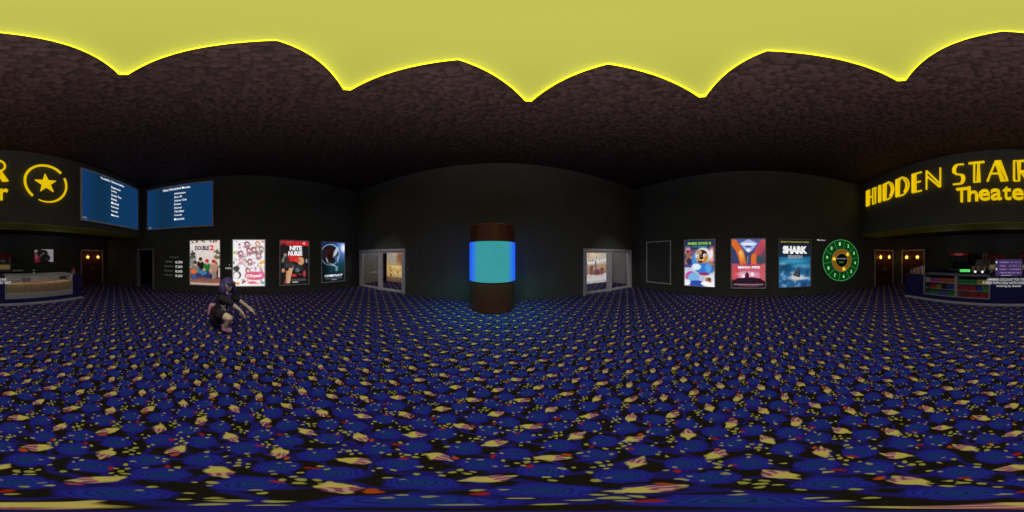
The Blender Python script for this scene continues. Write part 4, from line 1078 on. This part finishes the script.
# plates, cups, shaker, pink cup
t = thing('napkin_tray', (bx(17.6+1024), -4.24, ZT), PI, 'white tray of napkins on the end of the back counter', 'tray')
m = MB(); m.box(-.15, .15, -.04, .07, 0, .012, .003); m.box(-.15, -.14, -.04, .07, .0125, .03); m.box(.14, .15, -.04, .07, .0125, .03); m.build('tray', WHITE, t)
MB().box(-.13, .13, -.03, .06, .0125, .035, .003).build('napkin_stack', mat('napkin', (206, 206, 206), .8), t)
def glasscup(px, label, rgb, y=-4.44):
    t = thing('green_cup', (bx(px+1024), y, ZT), 0, label, 'cup', 'green cups on the back counter')
    MB().lathe([(.035, 0), (.045, .14), (.04, .14), (.03, .01)], n=18).build('cup', mat('green_cup_%d' % rgb[1], rgb, .3), t)
    MB().lathe([(.047, .1405), (.047, .15), (.02, .16)], n=18).build('lid', mat('cup_lid', (150, 156, 152), .4), t)
    MB().tube([(.0, 0, .158), (.006, 0, .20)], .006).build('straw', mat('pale_straw', (190, 200, 196), .5), t)
glasscup(14.0, 'green lidded cup on the back counter close beside the popcorn machine', (30, 96, 58)); glasscup(18.0, 'dark green lidded cup standing away from the popcorn machine', (30, 60, 46))
t = thing('salt_shaker', (-.98, CY-.15, .6125), 0, 'small white and black shaker on top of the popcorn case', 'shaker')
MB().lathe([(.024, 0), (.026, .02), (.022, .05)], n=14).build('body', mat('shaker_white', (210, 210, 210), .4), t)
MB().lathe([(.022, .0505), (.016, .075)], n=14).build('neck', mat('shaker_black', (30, 30, 30), .5), t); MB().lathe([(.028, .0755), (.03, .095), (.022, .105)], n=14).build('cap', mat('shaker_cap', (190, 190, 190), .4), t)
t = thing('pink_bottle', (-1.93, CY-.14, .5725), 0, 'small pink bottle with a red cap standing on the narrow navy post', 'bottle')
MB().lathe([(.05, 0), (.054, .01), (.05, .06), (.034, .10), (.026, .11)], n=18).build('body', mat('pink_plastic', (206, 110, 150), .4), t, smooth=True)
MB().lathe([(.026, .1105), (.028, .14), (.012, .15)], n=14).build('cap', mat('bottle_cap', (180, 60, 80), .4), t); MB().tube([(0, 0, .15), (.004, 0, .18)], .006).build('spout', mat('pale_tip', (220, 190, 180), .5), t)
# picture on the rear wall
t = thing('framed_picture', on_wall('back', -1.665, .79), PI, 'small red, black and white picture on the rear wall above the popcorn case', 'picture')
A = Art(.62, .39, (28, 24, 26), res=48)
A.poly([(.35, .0), (1, 0), (1, 1), (.72, .9)], (206, 200, 206)); A.rect(0, .3, .3, 1, (150, 40, 56), 1, .1); A.ell(.11, .16, .09, .1, (206, 196, 190)); A.ell(.13, .5, .03, .3, (160, 140, 140))
A.ell(.42, .30, .28, .26, (26, 22, 26), 1, .2); A.ell(.42, .50, .12, .16, (120, 100, 100)); A.ell(.58, .66, .24, .28, (24, 22, 26), 1, .15); A.ell(.62, .72, .08, .1, (60, 54, 58)); A.ell(.48, .3, .06, .05, (150, 130, 126))
o = A.build('print', t, ink_mat('glossy_print', .3), -.012); o.location.z = .02*S
m = MB(); m.box(-.335, -.31, -.02, -.001, 0, .43, .003); m.box(.31, .335, -.02, -.001, 0, .43, .003); m.box(-.31, .31, -.02, -.001, 0, .02, .003); m.box(-.31, .31, -.02, -.001, .41, .43, .003); m.build('frame', mat('maroon_frame', (70, 34, 36), .5), t)

# ------------------------------------------------------------------ the person
D0 = 1.98
def P(x, y, dep=0.0): return ray(x, y, D0+dep)
foot_px = (226.5, 332.2)
base = P(*foot_px); base.z = 0
per = thing('person', base, 0, 'person crouching mid-stride with long purple hair, black dress and pink shoes', 'person')
def L(x, y, dep=0.0): return P(x, y, dep)-base
SKIN = mat('skin', (250, 222, 190), .55, var=.03)
HAIR = mat('purple_hair', (88, 76, 128), .6, var=.2, scale=30)
DRESS = mat('black_cloth', (48, 42, 46), .8, var=.12, scale=20)
PINK = mat('pink_shoe', (246, 166, 200), .5)
SOCK = mat('dark_stocking', (52, 44, 50), .8)
LILAC = mat('lilac_ribbon', (112, 88, 176), .6)
GREYR = mat('grey_ribbon', (168, 168, 178), .7)
lonp = (227-512)/1024*2*PI+ROT
AWAY = Vector((math.sin(lonp), math.cos(lonp), 0)); RIGHT = Vector((math.cos(lonp), -math.sin(lonp), 0)); UP = Vector((0, 0, 1))
HC = L(227.6, 284.6, -.01); HR = .072
fdir = (RIGHT*.60-AWAY*.78-UP*.22).normalized()
fside = fdir.cross(UP).normalized(); fup = fside.cross(fdir).normalized()
j = dict(pel=L(219.5, 312, .0), wai=L(221.5, 305.5, -.01), che=L(224.2, 299.5, -.01), nek=L(226.6, 294, -.005),
         sn=L(221.6, 298.2, -.085), en=L(231.6, 303.6, -.13), wn=L(239.4, 309.4, -.13),
         sf=L(228.6, 297.2, .085), ef=L(238, 299.2, .11), wf=L(247.6, 306.6, .12),
         hn=L(219.6, 313.4, -.06), kn=L(229, 318.2, -.13), an=L(225.2, 327, -.07),
         hf=L(218.4, 313.6, .06), kf=L(216.2, 322.8, .03), af=L(212.2, 312.4, .09))
m = MB()
m.capsule(j['pel'], j['wai'], .082, .066); m.capsule(j['wai'], j['che'], .066, .074); m.capsule(j['sn']*.8+j['che']*.2, j['sf']*.8+j['che']*.2, .036, .036)
m.capsule(j['che'], j['nek'], .05, .026); m.capsule(j['nek'], HC-UP*.03, .026, .03)
m.ball(HC, (HR*.93, HR*.98, HR), 20, Matrix((fside, fdir, fup)).transposed())
m.ball(HC+fdir*HR*.35-fup*HR*.52, (HR*.55, HR*.58, HR*.5), 16, Matrix((fside, fdir, fup)).transposed())      # jaw
m.ball(HC+fdir*HR*.99-fup*HR*.22, (.006, .010, .009), 8, Matrix((fside, fdir, fup)).transposed())           # nose
for s in (-1, 1): m.ball(HC+fside*s*HR*.92-fup*HR*.1, (.008, .014, .019), 8, Matrix((fside, fdir, fup)).transposed())   # ears
for a, b_, c_, r0, r1, r2 in (('sn', 'en', 'wn', .034, .026, .019), ('sf', 'ef', 'wf', .034, .026, .019)):
    m.capsule(j[a], j[b_], r0, r1); m.capsule(j[b_], j[c_], r1, r2)
for a, b_, c_ in (('hn', 'kn', 'an'), ('hf', 'kf', 'af')):
    m.capsule(j[a], j[b_], .062, .043); m.capsule(j[b_], j[c_], .042, .024)
def hand(w_, d, drop, side):
    """palm, four fingers of different lengths with a knuckle bend, thumb from the side of the palm"""
    d = d.normalized(); sd = side.normalized(); nrm = d.cross(sd).normalized()
    c0 = w_; c1 = w_+d*.058
    for q in (-1, 0, 1): m.capsule(c0+sd*.008*q, c1+sd*.017*q, .015, .014, 8)
    for k, ln in enumerate((.040, .047, .044, .034)):
        o = (k-1.5)*.0140
        a = c1+sd*o+d*.006; b2 = a+d*ln*.55+sd*o*.25+drop*.006; e = b2+d*ln*.5+drop*.014
        m.capsule(a, b2, .0074, .0068, 8); m.capsule(b2, e, .0068, .0056, 8)
    a = w_+d*.014-sd*.018; b2 = a+d*.024-sd*.021; e = b2+d*.021-sd*.003
    m.capsule(a, b2, .0086, .0078, 8); m.capsule(b2, e, .0078, .0062, 8)
hand(j['wn'], (L(243.6, 315.2, -.13)-j['wn']), -UP, (-AWAY*.8+RIGHT*.5)); hand(j['wf'], (L(252.2, 309.8, .12)-j['wf']), -UP, (AWAY*.7+UP*.5))
m.capsule(j['an'], L(229.4, 330.6, -.03), .024, .02); m.capsule(j['af'], L(211, 306, .12), .024, .02)
body = m.build('body', SKIN, per, smooth=True); remesh(body, .0062, 4)
# dress: bodice, sleeves, skirt
m = MB()
m.capsule(j['pel'], j['wai'], .094, .076); m.capsule(j['wai'], j['che'], .076, .085); m.capsule(j['sn']*.85+j['che']*.15, j['sf']*.85+j['che']*.15, .046, .046); m.capsule(j['che'], j['nek']-UP*.012, .06, .036)
for a, b_ in (('sn', 'en'), ('sf', 'ef')): m.capsule(j[a], j[a].lerp(j[b_], .92), .046, .042)
m.capsule(j['pel'], j['hn'].lerp(j['kn'], .12), .095, .078); m.capsule(j['pel'], j['hf'].lerp(j['kf'], .75), .094, .08); m.capsule(j['pel']-UP*.02, L(213.8, 317.5, .0), .085, .058); m.capsule(L(214.5, 310, .0), L(213.2, 320, .02), .05, .04)
dr = m.build('dress', DRESS, per, smooth=True); remesh(dr, .008, 4)
m = MB(); m.capsule(j['hf'].lerp(j['kf'], .5), j['kf'], .056, .048); m.capsule(j['kf'], j['af'], .047, .03); o = m.build('stocking', SOCK, per, smooth=True); remesh(o, .007, 4)
def shoe(heel, toe, name, sole):
    m = MB(); d = (toe-heel); m.capsule(heel, toe, .034, .03); m.capsule(heel+d*.4+sole*.004, toe+d*.12+sole*.012, .034, .026); m.capsule(heel-sole*.03, heel-sole*.05, .032, .03); o = m.build(name, PINK, per, smooth=True); remesh(o, .007, 4); return o
shoe(L(224.4, 329.0, -.06), L(229.6, 330.4, -.04), 'shoe', -UP)
shoe(L(211.6, 305.4, .12), L(210.4, 312.6, .13), 'shoe', -RIGHT)
# face
IRIS = mat('violet_iris', (110, 80, 160), .3); EYEW = mat('eye_white', (230, 226, 226), .3); LIP = mat('lip', (196, 110, 112), .5); BROW = mat('eyebrow', (60, 48, 92), .6)
M3 = Matrix((fside, fdir, fup)).transposed()
for s in (-1, 1):
    c = HC+(fdir*math.cos(.42)+fside*s*math.sin(.42))*HR*.93-fup*HR*.02
    e = MB().ball(c, (.016, .007, .017), 12, M3).build('eye', EYEW, per, smooth=True)
    MB().ball(c+fdir*.004, (.0085, .006, .0125), 12, M3).build('iris', IRIS, e, smooth=True)
    MB().tube([c+fside*x+fup*(.024+.004*(1-abs(x)/.014))+fdir*.002 for x in (-.014, 0, .014)], .0025, 6).build('eyebrow', BROW, per)
MB().tube([HC+fdir*HR*.955-fup*HR*.58+fside*x+fup*abs(x)*.2 for x in (-.012, -.005, .005, .012)], .003, 6).build('mouth', LIP, per)
# hair: cap open at the face, fringe, side locks and a long back
m = MB()
n = 28; rings = []
Rh = HR*1.20
for i in range(1, 15):
    t_ = PI/2-PI*i/20
    rings.append([HC-fdir*.008+M3 @ Vector((Rh*math.cos(t_)*math.sin(2*PI*k/n), Rh*math.cos(t_)*math.cos(2*PI*k/n), Rh*math.sin(t_)*1.02)) for k in range(n)])
bmv = [[m.bm.verts.new(p_) for p_ in r_] for r_ in rings]; topv = m.bm.verts.new(HC-fdir*.008+fup*Rh*1.02)
for k in range(n): m.bm.faces.new((topv, bmv[0][k], bmv[0][(k+1) % n]))
for i in range(len(bmv)-1):
    for k in range(n):
        kk = min((k+.5) % n, n-(k+.5) % n)           # 0 = straight ahead
        lim = 6 if kk < 5 else 99
        if i >= lim: continue
        m.bm.faces.new((bmv[i][k], bmv[i+1][k], bmv[i+1][(k+1) % n], bmv[i][(k+1) % n]))
def lock(a, b_, c_, r0, r1, r2): m.tube([a, a.lerp(b_, .5), b_, b_.lerp(c_, .5), c_], [r0, (r0+r1)/2, r1, (r1+r2)/2, r2], 10)
for s, px in ((-1, None), (1, None)):
    side = fside*s
    a = HC+side*HR*.95+fdir*.02+fup*.02; b_ = a-UP*.06+side*.012; c_ = a-UP*.135+side*.018+RIGHT*.008
    lock(a, b_, c_, .022, .028, .004); a2 = a-fdir*.03; lock(a2, a2-UP*.07+side*.018, a2-UP*.15+side*.012, .028, .034, .006)
for q in range(7):
    an = (q-3)*.42
    dirb = (-fdir*math.cos(an)+fside*math.sin(an)); dirb.z = 0; dirb.normalize()
    a = HC+dirb*HR*.85+fup*.01; lock(a, a+dirb*.02-UP*.06, a+dirb*.022-UP*(.125+.012*(q % 2)), .034, .036, .006)
for q in range(5):
    an = (q-2)*.30
    dd = fdir*math.cos(an)+fside*math.sin(an)
    a = HC+dd*HR*1.0+fup*HR*.74; lock(a, HC+dd*HR*1.12+fup*HR*.46, HC+dd*HR*1.08+fup*HR*(.26-.06*(q % 2)), .016, .014, .003)
hr = m.build('hair', HAIR, per, smooth=True)
# neck bow and apron ribbon
nb = L(229, 294.6, -.05); m = MB()
m.ball(nb, .012, 10); m.ball(nb+RIGHT*.024+UP*.004, (.022, .01, .015), 10); m.ball(nb-RIGHT*.02+UP*.002, (.022, .01, .014), 10); m.capsule(nb, nb+RIGHT*.012-UP*.045, .007, .010, 8); m.capsule(nb, nb-RIGHT*.008-UP*.04, .007, .010, 8)
m.build('neck_bow', LILAC, per, smooth=True)
nb = L(223.4, 306.4, -.095); m = MB(); m.ball(nb, .013, 10); m.ball(nb+RIGHT*.022+UP*.01, (.02, .012, .014), 10); m.ball(nb-RIGHT*.02+UP*.006, (.02, .012, .014), 10)
m.capsule(nb, nb+RIGHT*.022-UP*.05, .008, .014, 8); m.capsule(nb, nb-RIGHT*.016-UP*.055, .008, .014, 8); m.build('apron_ribbon', GREYR, per, smooth=True)

# ------------------------------------------------------------------ added lights
def spot(x, y, z, e, size=150, col=(1, .97, .93), blend=1.0):
    l = bpy.data.lights.new('fill_spot', 'SPOT'); l.energy = e; l.spot_size = R(size); l.spot_blend = blend; l.shadow_soft_size = 0; l.color = col  # helper light with no visible fixture
    o = bpy.data.objects.new('fill_spot', l); COL.objects.link(o); o.location = Vector((x, y, z))*S; return o
def fill_point(x, y, z, e, col=(1, .97, .93)):
    l = bpy.data.lights.new('fill_point', 'POINT'); l.energy = e; l.shadow_soft_size = 0; l.color = col
    o = bpy.data.objects.new('fill_point', l); COL.objects.link(o); o.location = Vector((x, y, z))*S; return o
for x in (-2.9, -1.0, 1.0, 2.7):  # unseen spots added to light floor and walls
    for y in (-2.0, .25, 2.5): spot(x, y, H-.02, 8.5)
for x, y in ((-.7, -.6), (.8, -.6), (.8, .9), (-.7, .9)): spot(x, y, H-.02, 118, 135)  # stronger unseen spots added for the middle of the floor
for a in range(5):
    o = spot(.75*math.cos(a*1.2566+.3)+.1, .75*math.sin(a*1.2566+.3)+.25, 1.6, 88, 160); o.rotation_euler.x = PI       # unseen upturned spots added to brighten the brick ceiling
for a in (-70, -25, 25, 70): spot(CB[0]+.62*math.sin(R(a)), CB[1]-.62*math.cos(R(a)), .9, 17, 165, (.03, .8, .8))          # spots added to throw the screen's glow on the floor
q = spot(-.45, -.15, 2.0, 60, 36); q.rotation_euler = (Vector((-1.98, -.3, .42))-Vector((-.45, -.15, 2.0))).to_track_quat('-Z', 'Y').to_euler()  # unseen spot added to brighten the person
fill_point(-3.2, YF+.6, 1.35, 14); fill_point(2.9, YF+.6, 1.35, 14)  # unseen point lights added inside the vestibules
for sx in (-1, 1):
    a_ = Vector((sx*1.6, .9, 3.2)); q = spot(*a_, 260, 27); q.rotation_euler = (Vector((sx*3.0, YF, .6))-a_).to_track_quat('-Z', 'Y').to_euler()  # narrow unseen spots added to brighten the glass door frames
for x in (-1.7, .0, 1.5): fill_point(x, -3.84, 1.2, 1.6)  # unseen fill added behind the counter
bpy.context.view_layer.update()
for d_, x, z in star_glows:
    p_ = d_.matrix_world @ (Vector((x, -.10, z))*S); fill_point(p_.x/S, p_.y/S, p_.z/S, .8, (1, .55, .16))  # point light added before each star lamp to warm the wood
